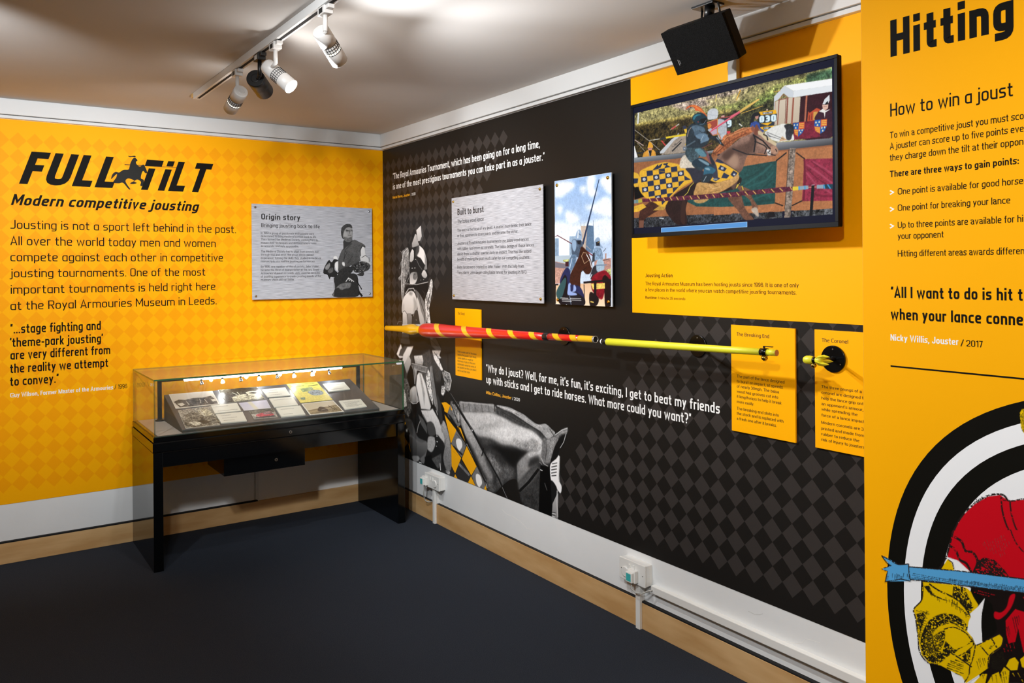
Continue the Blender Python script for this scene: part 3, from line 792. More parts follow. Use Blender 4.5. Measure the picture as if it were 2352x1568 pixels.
MANPIC = """
@ 560 440 5.806
~2e2e2e:.1 1210,1130 1340,1100 1500,1100 1530,1250 1520,1396 1196,1400 1214,1290
~5c5c5c>484848:.15 1470,640 1540,670 1600,700 1622,742 1575,790 1556,860 1552,925 1440,982 1340,1022 1262,1062 1250,940 1296,800 1330,752 1380,690
3a3a3a w8 1440,690 1350,780 1320,1000
222222 w5 1350,800 1380,810 1350,850 1340,900
2a2a2a w6 1450,860 1380,960 1430,920
~dcdcdc>c4c4c4 1574,738 1612,748 1632,850 1690,920 1694,985 1652,1002 1560,925 1552,820
1c1c1c w8 1556,860 1552,780 1580,722 1622,742
2c2c2c w6 1570,880 1620,850 1672,880 1672,940
~e0e0e0 1190,868 1240,858 1258,920 1252,1066 1212,1010 1204,940
~282828:.1 1058,1072 1072,1010 1132,910 1170,940 1206,898 1262,920 1216,950 1214,1040 1252,1082 1220,1140 1160,1140 1144,1174 1112,1110 1068,1096
~828282:.3 1080,1012 1140,950 1148,1000 1110,1044
~5a5a5a:.2 1120,1050 1180,1010 1190,1060 1140,1090
~3c3c3c:1 1436,985 1560,930 1655,950 1686,1000 1640,1058 1500,1082 1446,1030
d8d8d8 w8 1500,1026 1510,1028
d8d8d8 w8 1548,1050 1558,1052
d8d8d8 w8 1480,1050 1490,1054
d8d8d8 w7 1540,965 1550,966
d8d8d8 w7 1590,1052 1600,1054
d8d8d8 w7 1505,985 1515,986
~3a3a3a 1560,1080 1600,1070 1592,1124 1500,1110
~303030:.2 1250,1082 1340,1010 1440,1002 1452,1062 1390,1110 1290,1134
~dedede 1310,945 1340,942 1346,990 1320,985
~6c6c6c:.2 1226,1290 1300,1226 1424,1216 1412,1280 1352,1292 1300,1312 1262,1280
ebebeb w9 1360,1200 1395,1150 1410,1190
ebebeb w8 1400,1150 1470,1200
ebebeb w7 1420,1160 1440,1200
1c1c1c w16 1500,1180 1574,1306
222222 w30 1528,1328 1580,1398
444444 w6 1200,1120 1205,1300
~3a3a3a 1336,640 1446,630 1420,700 1360,740 1330,780 1326,720
~969696%.5 1330,530 1352,490 1400,470 1444,488 1452,560 1442,640 1400,668 1344,650 1318,590
~626262:.25%.8 1348,600 1385,618 1425,606 1444,600 1444,640 1400,668 1350,652 1330,620
~5a5a5a%.8 1360,512 1400,516 1446,510 1444,534 1400,528 1370,534
~a4a4a4%1 1340,530 1370,545 1375,590 1345,600 1330,570
2a2a2a w7 1360,510 1395,520
2a2a2a w7 1415,510 1448,515
262626 w5 1405,520 1410,560
2f2f2f w5 1390,580 1435,582
a8a8a8 w9 1425,505 1436,545
~424242:.3%.5 1296,530 1304,478 1350,436 1400,430 1436,444 1446,488 1400,472 1356,492 1332,540 1322,590 1336,640 1312,620 1298,580
d8d8d8:.1 w4 1196,1390 1204,1290
"""
BLUEPIC = """
@ 1260 380 4.612
8fb0dc>d4e0ee:.06 68,166 678,70 662,1496 68,1466
~e8eef6:.08%4 80,200 150,165 250,175 280,220 200,290 140,330 72,330
~dfe8f4:.08%4 330,230 400,220 390,290 350,290
~eef2f8:.08%4 410,130 500,120 480,230 520,300 430,320
~e6ecf6:.08%4 540,150 670,120 672,300 600,260
~e2eaf4:.08%4 380,440 480,410 600,330 668,380 668,540 540,520
~e8eef6:.08%4 90,440 140,430 150,480 110,510
~e4ecf6:.08%4 180,490 260,500 330,560 300,610 200,600
~dce6f2:.08%4 70,600 300,620 660,560 660,800 70,780
b9a99c:.1 342,640 412,640 402,930 360,880
56718e:.1 414,632 478,640 486,940 392,900
8a9ab0 w4 342,640 342,600
8a9ab0 w4 376,640 376,600
667c94 w5 420,640 420,590
667c94 w5 474,640 474,580
e8ebf0 110,752 220,742 222,950 110,950
8ea6be:.1 222,748 290,748 290,960 222,950
7f97b0:.1 68,772 108,770 108,960 68,984
a8b8c4 68,960 230,950 230,1040 68,1030
b28a7c:.2 68,1015 190,1040 180,1250 68,1250
6e6a74 68,1020 200,1050 190,1090 68,1080
b0857a:.2 486,1000 662,980 662,1240 486,1240
a88070 600,930 614,930 612,1000 600,1000
a8b070:.5 150,1000 230,990 230,1030 160,1020
a8ac70:.5 600,1110 662,1090 662,1170 600,1150
a0a46c:.5 380,1260 450,1240 440,1300 380,1300
dcb490>f0d8b8 68,1260 662,1240 662,1496 68,1466
5a2830 w9 90,738 250,830
7a4a50 w6 68,752 100,742
2a3a56 w20,8 362,836 536,146
a8a098 w5 386,838 452,896
7a2a34 w12 400,905 470,955
2c3038 w5 580,912 608,876
2c3038 w5 570,1008 640,990
~46566a:.2 250,800 300,780 346,790 364,850 340,960 300,970 250,950
~8aa4c0 252,800 284,788 296,850 278,910 254,880
1c222c 300,800 345,790 340,840 310,830
~90a8c4 284,780 296,710 326,678 348,704 352,782 318,786
e0e8f0 w8 316,690 310,770
30384a w5 320,720 346,740
~5e7894:.2 232,970 256,942 296,958 280,1060 240,1120 206,1194 166,1194 190,1080
c4d4e4 w6 250,980 226,1080 190,1160
3c1c24 178,1020 214,1016 214,1070 178,1066
~3c1f18:.2 346,862 384,880 424,930 452,1010 462,1070 442,1140 396,1148 356,1110 336,1200 330,1300 240,1320 220,1190 280,1050 320,960
e8e8ec w7 402,940 440,1010 456,1080
b89878 w5 350,960 370,920 410,930
b89878 w5 350,960 380,1040 430,1000
1a1416 w6 340,1130 400,1080
~222850:.1 120,1230 160,1120 200,1080 232,1130 230,1250 330,1280 380,1390 372,1480 190,1470 150,1350
~14121a 112,1300 170,1160 200,1230 190,1468 110,1450
~2e5054 88,1320 170,1190 186,1240 140,1400 92,1400
~1a1a22 240,1330 372,1400 370,1482 180,1466
~8ea4d8 206,1300 214,1250 236,1252 240,1330 290,1350 296,1372 206,1370
222850 w10 236,1262 238,1330
~8ea4d8 268,1262 292,1290 286,1330 248,1340 262,1316
7890ac w5 224,1380 240,1480
~748ca6:.3 468,900 500,868 556,880 576,960 566,1010 520,1000 476,1010
2c3440 468,930 490,920 490,1010 460,1030
~88a0bc 484,850 492,790 522,760 546,780 550,830 580,874 530,862
1c222c 500,810 540,800 545,850 505,850
c8a060 w4 520,820 545,800
~2a2a34 440,1190 470,1080 516,1060 520,1140 470,1200
e4e8f0 w6 440,1200 460,1150
~9cb4c8:.1 506,1076 516,1010 550,992 584,1020 588,1100 520,1124
6a8098 500,1050 616,1046 616,1058 500,1064
~7c1424:.2 452,1220 480,1160 560,1118 610,1116 660,1180 654,1260 600,1330 560,1420 466,1330
~1a1014 570,1200 600,1160 640,1200 660,1250 650,1490 600,1490 590,1300
e2c464:.2 448,1250 596,1244 598,1302 470,1312
~1b1518 440,1340 530,1400 512,1480 440,1484
d8bc60 w12 444,1440 480,1450
16141a w22 370,1240 662,1212
16141a w26 496,1216 492,1484
16141a w14 658,1210 654,1490
16141a w8 376,1260 380,1470
16141a w16 68,1262 104,1260
16141a w12 72,1262 72,1466
e8e8e8 w5 126,1402 210,1406
e8e8e8 w5 226,1406 345,1410
e8e8e8 w5 140,1420 348,1428
e8e8e8 w5 144,1436 246,1440
"""
TARGETKNIGHT = """
@ 1980 1220 4.505
~c80b1c 1710,-230 2100,-260 2500,-60 2800,400 2900,900 2800,1500 2500,2100 2000,2300 1720,2000 1740,900
~241c1a w16 2100,-260 2500,-60 2800,400 2900,900 2800,1500 2500,2100
~241c1a w14 2150,200 2300,600 2320,1100 2250,1700
~ebc000 2350,900 2600,850 2720,1100 2650,1500 2420,1560 2320,1250
~241c1a w14 2350,900 2600,850 2720,1100 2650,1500 2420,1560 2320,1250
1a1311 1100,560 1700,560 2060,600 2060,1568 1300,1568 1250,1240 1240,960 1270,690
@ 1980 900 4.613
c80b1c 950,1568 990,1440 1080,1300 1200,1185 1340,1105 1470,1090 1556,1150 1716,1140 1860,1150 1960,1260 2060,1500 2080,1700 1740,1980 950,1700
ebc000 1676,220 1700,180 1740,176 1790,260 1760,420 1716,430 1690,380
221f14 h70,16,9,30 1676,220 1700,180 1740,176 1790,260 1760,420 1716,430 1690,380
~241c1a^1.3 w20 946,1590 990,1440 1076,1296 1190,1186 1330,1100 1440,1080 1510,1095 1550,1150
~241c1a^1.3 w16 1550,1150 1620,1150 1716,1130 1850,1150 1960,1260 2060,1500
~241c1a^1.3 w18 1480,1112 1490,1250 1540,1420 1620,1568
~241c1a^1.3 w16 1572,1160 1590,1300 1640,1450 1716,1540
~241c1a^1.3 w10 1490,1140 1530,1150
241c1a h60,22,8,26 1180,1130 1330,1080 1440,1070 1330,1130 1200,1210
@ 1980 1220 4.505
c80b1c 940,-10 2050,-20 2060,520 1676,500 1540,480 1150,440 1000,300 890,262 905,150
7a4a44 h72,26,5,30 1210,140 1330,60 1480,30 1540,120 1480,280 1330,240
~241c1a^1.3 w24 960,55 1036,105 1075,200 1150,215 1200,310 1160,420
~241c1a^1.3 w24 920,150 975,195 1015,290 1085,330 1140,430
241c1a^1.3 w18 950,-10 912,140 880,262 800,392
241c1a^.95 1160,425 1196,300 1270,268 1370,290 1460,370 1530,470
c80b1c h40,30,9,18 1190,400 1230,310 1330,290 1440,380 1480,460
~241c1a^1.3 w12 1540,-20 1600,120 1720,260
ebc000 890,286 930,320 958,400 818,396
241c1a^1.3 w10 958,400 940,320 895,290
# arm
ebc000 630,520 960,550 1080,580 1130,620 1205,775 1130,870 1110,1010 1140,1090 1185,1170 1260,1140 1430,1062 1466,1110 1440,1200 1330,1280 1310,1410 1200,1490 1080,1568 1040,1500 820,1385 700,1360 620,1270 585,1120 560,900 538,802 625,700
~241c1a^1.3 w13 632,520 625,700 540,802 560,900 585,1100 600,1240 680,1350 790,1375
221f14^.95 642,560 700,640 790,690 960,740 1100,880 1130,880 1040,800 880,710 740,650 700,560
221f14 h80,16,8,60 700,600 960,690 1110,860 1090,900 900,770 720,700
~221f14^1.3 w16 700,540 800,610 950,680 1050,760 1125,870
221f14^.95 950,560 1060,570 1180,740 1120,850 1000,720 940,660
ebc000 1072,600 1100,590 1210,760 1170,800
ebc000 h60,20,6,30 960,590 1050,590 1120,760 1060,740
221f14 h20,16,7,26 560,810 740,815 650,1000 600,1140 575,1000
221f14^.95 570,850 680,830 620,1000 600,1120 580,1000
~221f14^.95 610,1180 625,1060 700,920 830,850 960,862 1060,930 1108,1010 1060,1020 960,960 860,960 760,1020 740,1080 850,1010 860,1110 820,1240 860,1300 800,1360 700,1340 640,1280
ebc000 h15,26,6,22 800,900 960,900 1070,990 900,960 800,930
~ebc000 740,1070 790,990 860,968 980,980 880,1010 800,1040
~ebc000 866,1032 960,1004 1080,1062 1124,1120 1080,1170 985,1204 900,1120
~241c1a^1.3 w12 850,1010 960,990 1080,1050 1130,1110 1170,1120
c8a400 h65,16,5,34 620,1100 700,1000 840,1010 850,1200 780,1320 660,1280
221f14^.95 870,1130 960,1220 1080,1180 1150,1110 1170,1160 1110,1240 1010,1290 940,1250 850,1330 820,1290
ebc000 950,1270 1000,1220 1150,1140 1150,1180 1080,1240 985,1290
ebc000 870,1340 920,1290 965,1330 930,1360
221f14 h20,20,9,60 830,1370 980,1300 1110,1380 1080,1500 950,1480
~241c1a^1.3 w14 900,1240 1000,1300 1100,1370 1140,1400
221f14^.95 1040,1290 1130,1220 1120,1360 1050,1330
ebc000 h80,18,7,40 1050,1300 1120,1240 1110,1340
~241c1a^1.3 w12 1180,1150 1160,1280 1120,1400 1110,1490 1060,1560
ebc000 1180,1210 1220,1180 1300,1280 1300,1400 1240,1440 1180,1470 1080,1560 1150,1400
241c1a h75,20,5,60 1190,1290 1290,1300 1280,1420 1190,1440
241c1a^1.3 w13 1230,1180 1310,1275
241c1a^1.3 w15 1345,1105 1400,1200
221f14 h30,14,9,20 1300,1180 1370,1160 1380,1210 1320,1220
241c1a^1.3 w14 1190,1175 1300,1120 1420,1058
~241c1a^1.3 w14 1420,1058 1466,1090 1450,1180 1400,1220 1320,1290 1310,1410
# target showing between arm and body
f6f6f6 1276,685 1244,850 1240,960 1250,1145 1180,1172 1150,1100 1092,1030 1108,930 1130,880 1120,850 1200,780
11100c 1280,690 1350,750 1380,900 1402,1000 1380,1060 1252,1135 1240,960 1246,850
# red body patches
~c80b1c 1368,872 1380,826 1440,836 1500,780 1535,665 1590,650 1560,760 1500,850 1430,905 1385,900
c80b1c 1490,920 1590,800 1680,830 1840,860 2000,1000 1960,1200 1676,1250 1620,1000 1590,1140 1520,1155 1498,1060
241c1a h78,20,8,120 1490,920 1600,800 1700,840 1680,960 1600,1140 1510,1150
c80b1c h15,30,10,16 1130,600 1450,640 1340,680 1180,640
c80b1c h75,34,8,26 1460,1160 1620,1120 1600,1230 1460,1290
c80b1c h60,34,8,30 1620,640 1840,700 1900,800 1680,760
# lower hands
221f14 h45,14,10,24 1320,1280 1480,1230 1500,1360 1450,1440 1340,1420
ebc000 1495,1390 1530,1320 1585,1298 1625,1350 1612,1430 1545,1435
ebc000 1640,1320 1700,1270 1800,1330 1760,1440 1660,1400
ebc000 1440,1460 1475,1400 1530,1440 1520,1568 1440,1568
ebc000 1300,1568 1350,1480 1420,1450 1450,1568
ebc000 1160,1568 1250,1470 1300,1470 1280,1568
241c1a h80,22,7,60 1160,1568 1250,1450 1530,1440 1520,1568
ebc000 h60,40,8,40 1540,1440 1900,1440 1900,1568 1560,1568
# blue lance
57a5d9 205,250 240,258 380,338 485,342 492,366 1000,408 1676,492 2050,540 3600,738 3600,930 2050,690 1676,632 1100,566 500,498 505,512 245,518 268,412 212,385 300,352
1d2a36 h95,15,6,46 262,420 490,430 498,505 250,514
1d2a36 h10,14,6,22 510,430 1000,500 1676,570 2050,620 2050,685 1676,628 1100,560 510,495
1d2a36 h100,18,6,26 600,455 1676,560 1676,625 1100,560 600,500
~241c1a^1.3 w11 205,248 290,292 380,340 486,334
241c1a^1.3 w10 205,248 265,330 302,352 212,386 268,412 245,518 330,505 410,490 506,514
241c1a^1.3 w11 486,334 492,430 506,514
241c1a^1.3 w12 492,364 1000,406 1676,490 2050,540 3600,738
241c1a^1.3 w12 500,496 760,520 1100,566 1676,634 2050,690 3600,930
"""
TVPIC = """
@ 1440 110 3.484
928a5c:.55%2.5 60,522 1648,150 1648,760 60,900
9c8b7e:.7%2.5 330,462 1010,300 830,410 620,470 470,500
8a8f50:.6%2.5 680,470 760,440 1000,420 1180,300 1640,165 1640,260 1250,300 1180,400 1180,480 950,540 760,520
a89c70:.6%2.5 620,420 830,380 1000,310 880,440 700,470
3e5a42:.5%2.5 1440,215 1648,160 1648,245 1430,285
@ 1450 160 7.467
b09c50:.5%2.5 52,930 300,890 700,830 1050,770 1060,820 700,880 300,930 52,975
9a8c4e:.5%2.5 1290,740 1867,640 1867,720 1290,790
3a3018:.9%2.5 55,975 300,930 700,870 1050,810 1300,800 1500,775 1867,700 1867,1420 55,1568
e0e4e6 w22 112,930 126,735
c8c0b8 w7 60,1032 320,1230 490,1380
d4b8b4 w11 60,1202 212,1304
b8b4ac w6 110,1255 232,1400
c85252 w24 690,1020 770,965
b8b0a8 w18 765,968 822,930
c8b89c w9 670,1035 695,1012
f2dc7c w14 1447,545 1466,430
d84444 w18 520,1215 655,1385
e8e8ea:.05 50,1290 112,1500 50,1520
2a2c30 w24 95,1430 500,1400
e2a436 278,1345 300,1250 322,1230 352,1262 376,1308 368,1345
d29484 284,1340 364,1335 350,1392 300,1395
8a5a50 w6 300,1352 350,1350
dc9c3c:.1 194,1498 212,1425 272,1380 380,1372 414,1410 426,1480
1c1c22 298,1385 352,1382 340,1480 306,1482
d8d8d8 w6 296,1390 314,1475
# grey horse
~a09284:.12 520,1450 700,1210 800,1130 940,1120 950,1380 870,1425 600,1450
c6cace 488,1412 690,1196 808,1110 830,1145 730,1220 650,1320 560,1425 500,1440
3a3a40 w8 700,1330 760,1290 870,1190
2c2c30 w22 700,1400 860,1240
1e1e22 w9 730,1280 770,1270
c8ccd0 w12 795,1130 808,1085
2c3440 494,1178 590,1158 600,1184 500,1198
e6c832 588,1152 935,1096 945,1130 600,1180
dcdcd4 w9 310,1214 490,1186
2c3450 882,970 930,960 950,1000 900,1030
e2b83a 900,1020 950,1010 960,1085 930,1090
e2b83a 920,1290 940,1250 950,1300
# silver knight behind
26303c:.2 1500,845 1735,815 1722,1000 1500,1010
c44454 w10 1505,832 1722,800
d83c48 1620,1060 1700,1048 1692,1145 1640,1140 1650,1090
~b4bac2:.12 1480,870 1560,850 1622,900 1640,1000 1624,1160 1540,1200 1480,1120
8c949e w9 1490,1010 1560,960
c07850 w18 1490,1080 1540,1190
~c8ccd2:.06 1306,790 1318,712 1380,668 1452,668 1490,712 1488,780 1460,840 1320,856
9aa0a8 w5 1310,770 1480,790
a04438 1300,905 1482,842 1482,1112 1392,1130 1330,1050
c0a8b8 1330,1030 1470,1010 1470,1100 1395,1118
d88a3c 1310,930 1350,915 1380,960 1340,1020 1312,990
e29a50 w10 1300,905 1482,842 1480,1112 1392,1130
d8a098 1545,790 1600,780 1600,815 1545,815
@ 1680 140 7.467
3a3a24:.9%2 0,850 330,800 540,700 740,580 740,1150 300,1200 0,1260
5e6c38:.8%3 340,730 560,620 740,530 740,640 560,710 380,800
7a7e48:.7%3 0,780 120,700 340,690 320,760 0,860
# pavilion
~34131d:.2 1180,610 1740,525 1740,1290 1160,1290
d2c4b0>c4b49e 742,705 870,645 1060,625 1186,618 1160,1050 720,1100
8a4c3e w12 748,705 734,1090
8a4c3e w15 820,668 792,1090
8a4c3e w24 966,640 944,1075
6a342c w10 938,650 920,1075
9a5a48 w28 1066,625 1036,1080
b06850 w30 1292,590 1262,1045
8a4c3e w13 800,672 985,632
8a4c3e w9 850,640 862,595 900,578 940,595 962,632
f4f5f7 912,422 1740,300 1740,415 1065,515
cdd3da 735,610 910,424 1066,515 1060,625 985,625 895,552 800,665 738,695
e2e6ea 1065,512 1740,412 1740,522 1060,627
dadfe2 w14 742,605 728,1090
741f34:.2 1050,1062 1420,1020 1740,990 1740,1282 1075,1352
~3e1c2c:.2 1525,1050 1740,990 1740,1284 1530,1300
bc4c30 1302,1035 1318,862 1342,890 1462,805 1532,835 1500,900 1440,1020
d0a050 1408,872 1482,868 1440,1010 1402,1012
3a1820 w8 1340,930 1335,1020
3a1820 w8 1380,900 1376,1010
~3c1c2e:.15 1436,1015 1486,880 1560,835 1640,825 1730,870 1740,1000
dcb4a4 1558,752 1664,745 1656,815 1602,850 1566,812
7a4a40 w6 1580,785 1640,780
e8e6e2 1502,864 1572,818 1612,852 1698,826 1640,866 1612,880 1602,985 1588,890
d8dce0 1562,742 1600,655 1682,578 1688,672 1654,742
14161c 1598,755 1632,702 1660,688 1656,745
# shields
1f5caa 1060,1066 1158,1056 1150,1178 1070,1170
d8603a 1158,1056 1256,1048 1252,1165 1150,1178
d8703a 1070,1170 1150,1176 1142,1300 1085,1252
1f5caa 1150,1178 1252,1165 1216,1236 1142,1300
1f5caa 1428,1016 1534,1004 1530,1130 1420,1120
d8603a 1534,1004 1642,994 1636,1116 1530,1130
d8703a 1420,1122 1528,1130 1524,1250 1440,1200
1f5caa 1528,1130 1636,1116 1600,1200 1524,1250
e8c050 w12 1165,1082 1245,1072
e8c050 w12 1165,1112 1245,1102
e8c050 w12 1165,1142 1240,1132
e8c050 w12 1082,1192 1140,1196
e8c050 w12 1088,1222 1138,1226
e8c050 w10 1098,1252 1136,1256
e8c050 w14 1545,1030 1632,1022
e8c050 w14 1545,1062 1632,1054
e8c050 w14 1545,1094 1630,1086
e8c050 w14 1435,1146 1520,1152
e8c050 w14 1445,1178 1520,1184
e8c050 w12 1465,1210 1520,1216
f0e8c0 1068,1105 1080,1080 1094,1105 1080,1118
f0e8c0 1116,1100 1130,1074 1142,1100 1130,1114
f0e8c0 1090,1150 1104,1126 1118,1150 1104,1166
f0e8c0 1152,1195 1166,1172 1180,1195 1166,1208
f0e8c0 1200,1190 1214,1168 1228,1190 1214,1202
f0e8c0 1175,1232 1188,1210 1202,1232 1188,1246
f0e8c0 1436,1060 1452,1030 1468,1060 1452,1072
f0e8c0 1490,1050 1506,1020 1522,1050 1506,1064
f0e8c0 1460,1105 1478,1076 1494,1105 1478,1118
f0e8c0 1538,1150 1552,1124 1568,1150 1552,1162
f0e8c0 1586,1142 1600,1116 1614,1142 1600,1156
f0e8c0 1552,1200 1568,1172 1582,1200 1568,1212
# score board and marshal
d8b8a0 w30 612,850 614,826
f2b41e 470,875 762,836 778,906 500,948
1c2430 534,882 708,862 712,896 538,918
1e2c38 466,935 782,902 770,1028 458,1062
2a3440 480,1062 740,1040 735,1110 485,1130
f2b41e 500,1072 700,1050 620,1106
f2b41e 490,1135 745,1106 738,1130 600,1200 500,1160
2c3844 540,1140 680,1125 675,1165 560,1180
"""
TVPIC2 = """
@ 1680 140 7.467
~14151c 352,930 400,885 470,888 500,920 490,958 420,955 390,1000 380,1060 310,1095 340,990
c08878 402,955 468,936 462,985 430,1002
2e4890:.2 318,1130 340,1062 420,1028 480,1062 500,1150 560,1195 545,1232 470,1190
e8e8e0 w16 130,1075 188,1118
# white horse
~e2e2de:.06 575,1225 700,1130 800,1100 880,1078 950,1092 1000,1180 1060,1260 1074,1352 1000,1362 820,1386 700,1352 620,1290
~2c2d34:.3 905,1105 1000,1078 1060,1110 1074,1190 1044,1270 1020,1345 950,1350 930,1250 936,1180
d0a880 818,1380 872,1290 955,1356
8c8c94:.2 590,1225 640,1250 690,1310 640,1300
1c1c22 w7 600,1215 900,1340
1c1c22 w7 640,1280 840,1345
# splinters and red lance
e4ac3c w15 86,672 158,498
dcb04c w9 168,902 540,770
dca038 w9 724,530 842,512
e8c46a>d0a84e 118,862 450,652 490,645 474,672 140,900
cc4c64 -20,940 120,868 142,892 0,990
@ 1450 160 7.467
d2536a 1345,1048 1860,705 1867,730 1867,740 1370,1065
e88a94 w8 1370,1035 1850,722
b4bcc8 1310,1030 1370,1000 1385,1030 1340,1065
# barrier rail and boards
@ 1450 340 7.467
9c6440:.1 45,240 930,150 1500,120 1500,1140 900,1158 45,1205
9aa0a6>4a4c52 45,168 930,80 930,165 45,252
9aa0a6>5a5c62 1290,58 1420,35 1420,80 1300,100
33353a:.8 40,1200 900,1152 1867,1112 1867,1262 40,1388
d8dcdc w14 480,1200 560,1210
@ 1680 320 7.467
b0724a:.1 -300,330 1740,90 1740,1188 300,1272 -300,1300
3a3c40:.8 0,1270 300,1268 880,1235 880,1345 0,1390
4a4c50:.8 1030,1230 1740,1185 1740,1290 1030,1340
9a9ca2>3a3b40 700,60 1740,-25 1740,95 800,195 700,190
9a6040 800,190 1740,92 1740,115 800,215
1f4a48:.2 165,470 780,366 744,1102 300,1140 -200,1160 -600,1150 -900,1000 -700,880
2c6260%1.5 w26 700,420 560,560 200,800
2c6260%1.5 w22 720,560 600,700 250,830
2c6260%1.5 w20 700,900 500,980 300,1060
163836%1.5 w18 640,430 400,600 180,700
163836%1.5 w16 700,700 540,840
163836%1.5 w22 240,1100 700,1040
8e2c44:.2 1250,336 1740,326 1740,1050 1212,1060
b8506a%1.3 w22 1290,430 1480,560 1740,760
b8506a%1.3 w18 1400,380 1600,500 1740,600
b8506a%1.3 w18 1280,560 1440,760 1740,940
6a1c30 w14 1290,500 1460,660 1740,850
6a1c30 w12 1360,370 1560,520 1740,660
6a1c30%1.5 w26 1420,940 1560,970 1740,975
6e1e32 w30 1252,340 1262,700 1240,1050
88796e:.4 1003,150 1104,150 1070,700 1015,1346 903,1346 955,700
4c4038 w12 985,180 955,700 915,1200
1c1c1e w7 975,185 1110,185
201c1c w22 768,368 948,226
201c1c w22 1112,228 1262,338
201c1c w22 748,1088 888,1140
201c1c w20 1040,1136 1214,1052
18141a:.3 640,1240 740,1240 760,1330 600,1350
# horse
@ 1440 110 3.484
0e0c0e 56,1105 120,1120 140,1190 60,1215
~44271f:.2 95,1440 104,1310 150,1260 210,1220 340,1215 300,1270 200,1330 138,1380 132,1440
~2c1a18:.2 320,1210 480,1190 470,1290 480,1410 408,1415 340,1350 310,1290
~3a241e 440,1240 470,1230 466,1340 462,1410 430,1380
7a5040 100,1380 136,1380 132,1440 98,1440
~241718:.2 370,1190 480,1110 560,1060 640,1060 900,1030 890,1110 780,1150 560,1190
~6e4a3a:.2 812,1190 900,1160 925,1210 950,1290 1020,1376 952,1382 880,1290 835,1240
~75503e:.2 870,1100 930,1110 1010,1150 1000,1190 1045,1260 1046,1290 1008,1285 985,1220 930,1170
~b8a898:.1 996,1288 1040,1278 1054,1350 1010,1318
~6e544a>5c443c:.1%1 870,1120 900,1000 930,900 830,900 800,1000 840,1120
~967466>765648:.15 716,895 760,830 860,760 960,680 1040,640 1106,695 1160,760 1200,800 1212,830 1190,862 1136,865 1080,845 1010,850 960,870 930,960 892,1000 830,965 770,925
~5c4238:.1%3 840,800 960,760 1000,700 1040,720 1010,820 940,860 860,850
~a88670%4 800,900 860,850 900,900 880,960 830,950
~52392f%3 760,860 830,800 860,830 800,900
~a4826e%3 1060,720 1120,770 1150,800 1080,800 1050,770
~b48a72:.1%1 1140,800 1190,785 1212,825 1192,850 1150,830
1c1618 w7 1150,850 1190,862
1c1618 w8 1190,808 1200,830
~a45e38:.35 676,872 700,810 750,760 780,700 860,672 900,650 1000,632 1030,650 980,690 900,722 850,765 810,800 740,850
7a3c22 w8 720,840 820,750 960,680
d08a5a w7 700,830 800,710 960,650
e09a68 w5 860,672 930,640 1000,640
~7a4432 1018,690 1026,630 1040,612 1056,650 1054,692
~8a5240 995,650 1005,620 1020,640 1018,680
1a181c w11 1012,690 1030,740 1022,800 1016,835
1a181c w12 1010,695 1090,745 1130,790 1150,810
1a181c w9 1020,745 1100,780 1120,800
1a181c w8 1120,800 1100,850
1a181c w9 844,806 960,850 1120,862
~e0dcd8:.6 1120,815 1150,820 1148,858 1125,852
1c1c20 w6 1125,830 1150,850
~d0bc98 1052,662 1090,680 1150,730 1196,762 1188,784 1150,762 1105,735 1070,700 1052,692
1a181c w10 1090,690 1120,705 1128,740
# caparison and lining
@ 1450 340 7.467
e4b13a 42,410 120,440 150,520 120,660 60,672 42,640
28304a 42,520 120,520 110,600 42,610
e4b13a:.1 42,1000 200,950 260,1010 120,1090 42,1095
b89040:.1 370,1070 480,990 600,1000 560,1060
"""
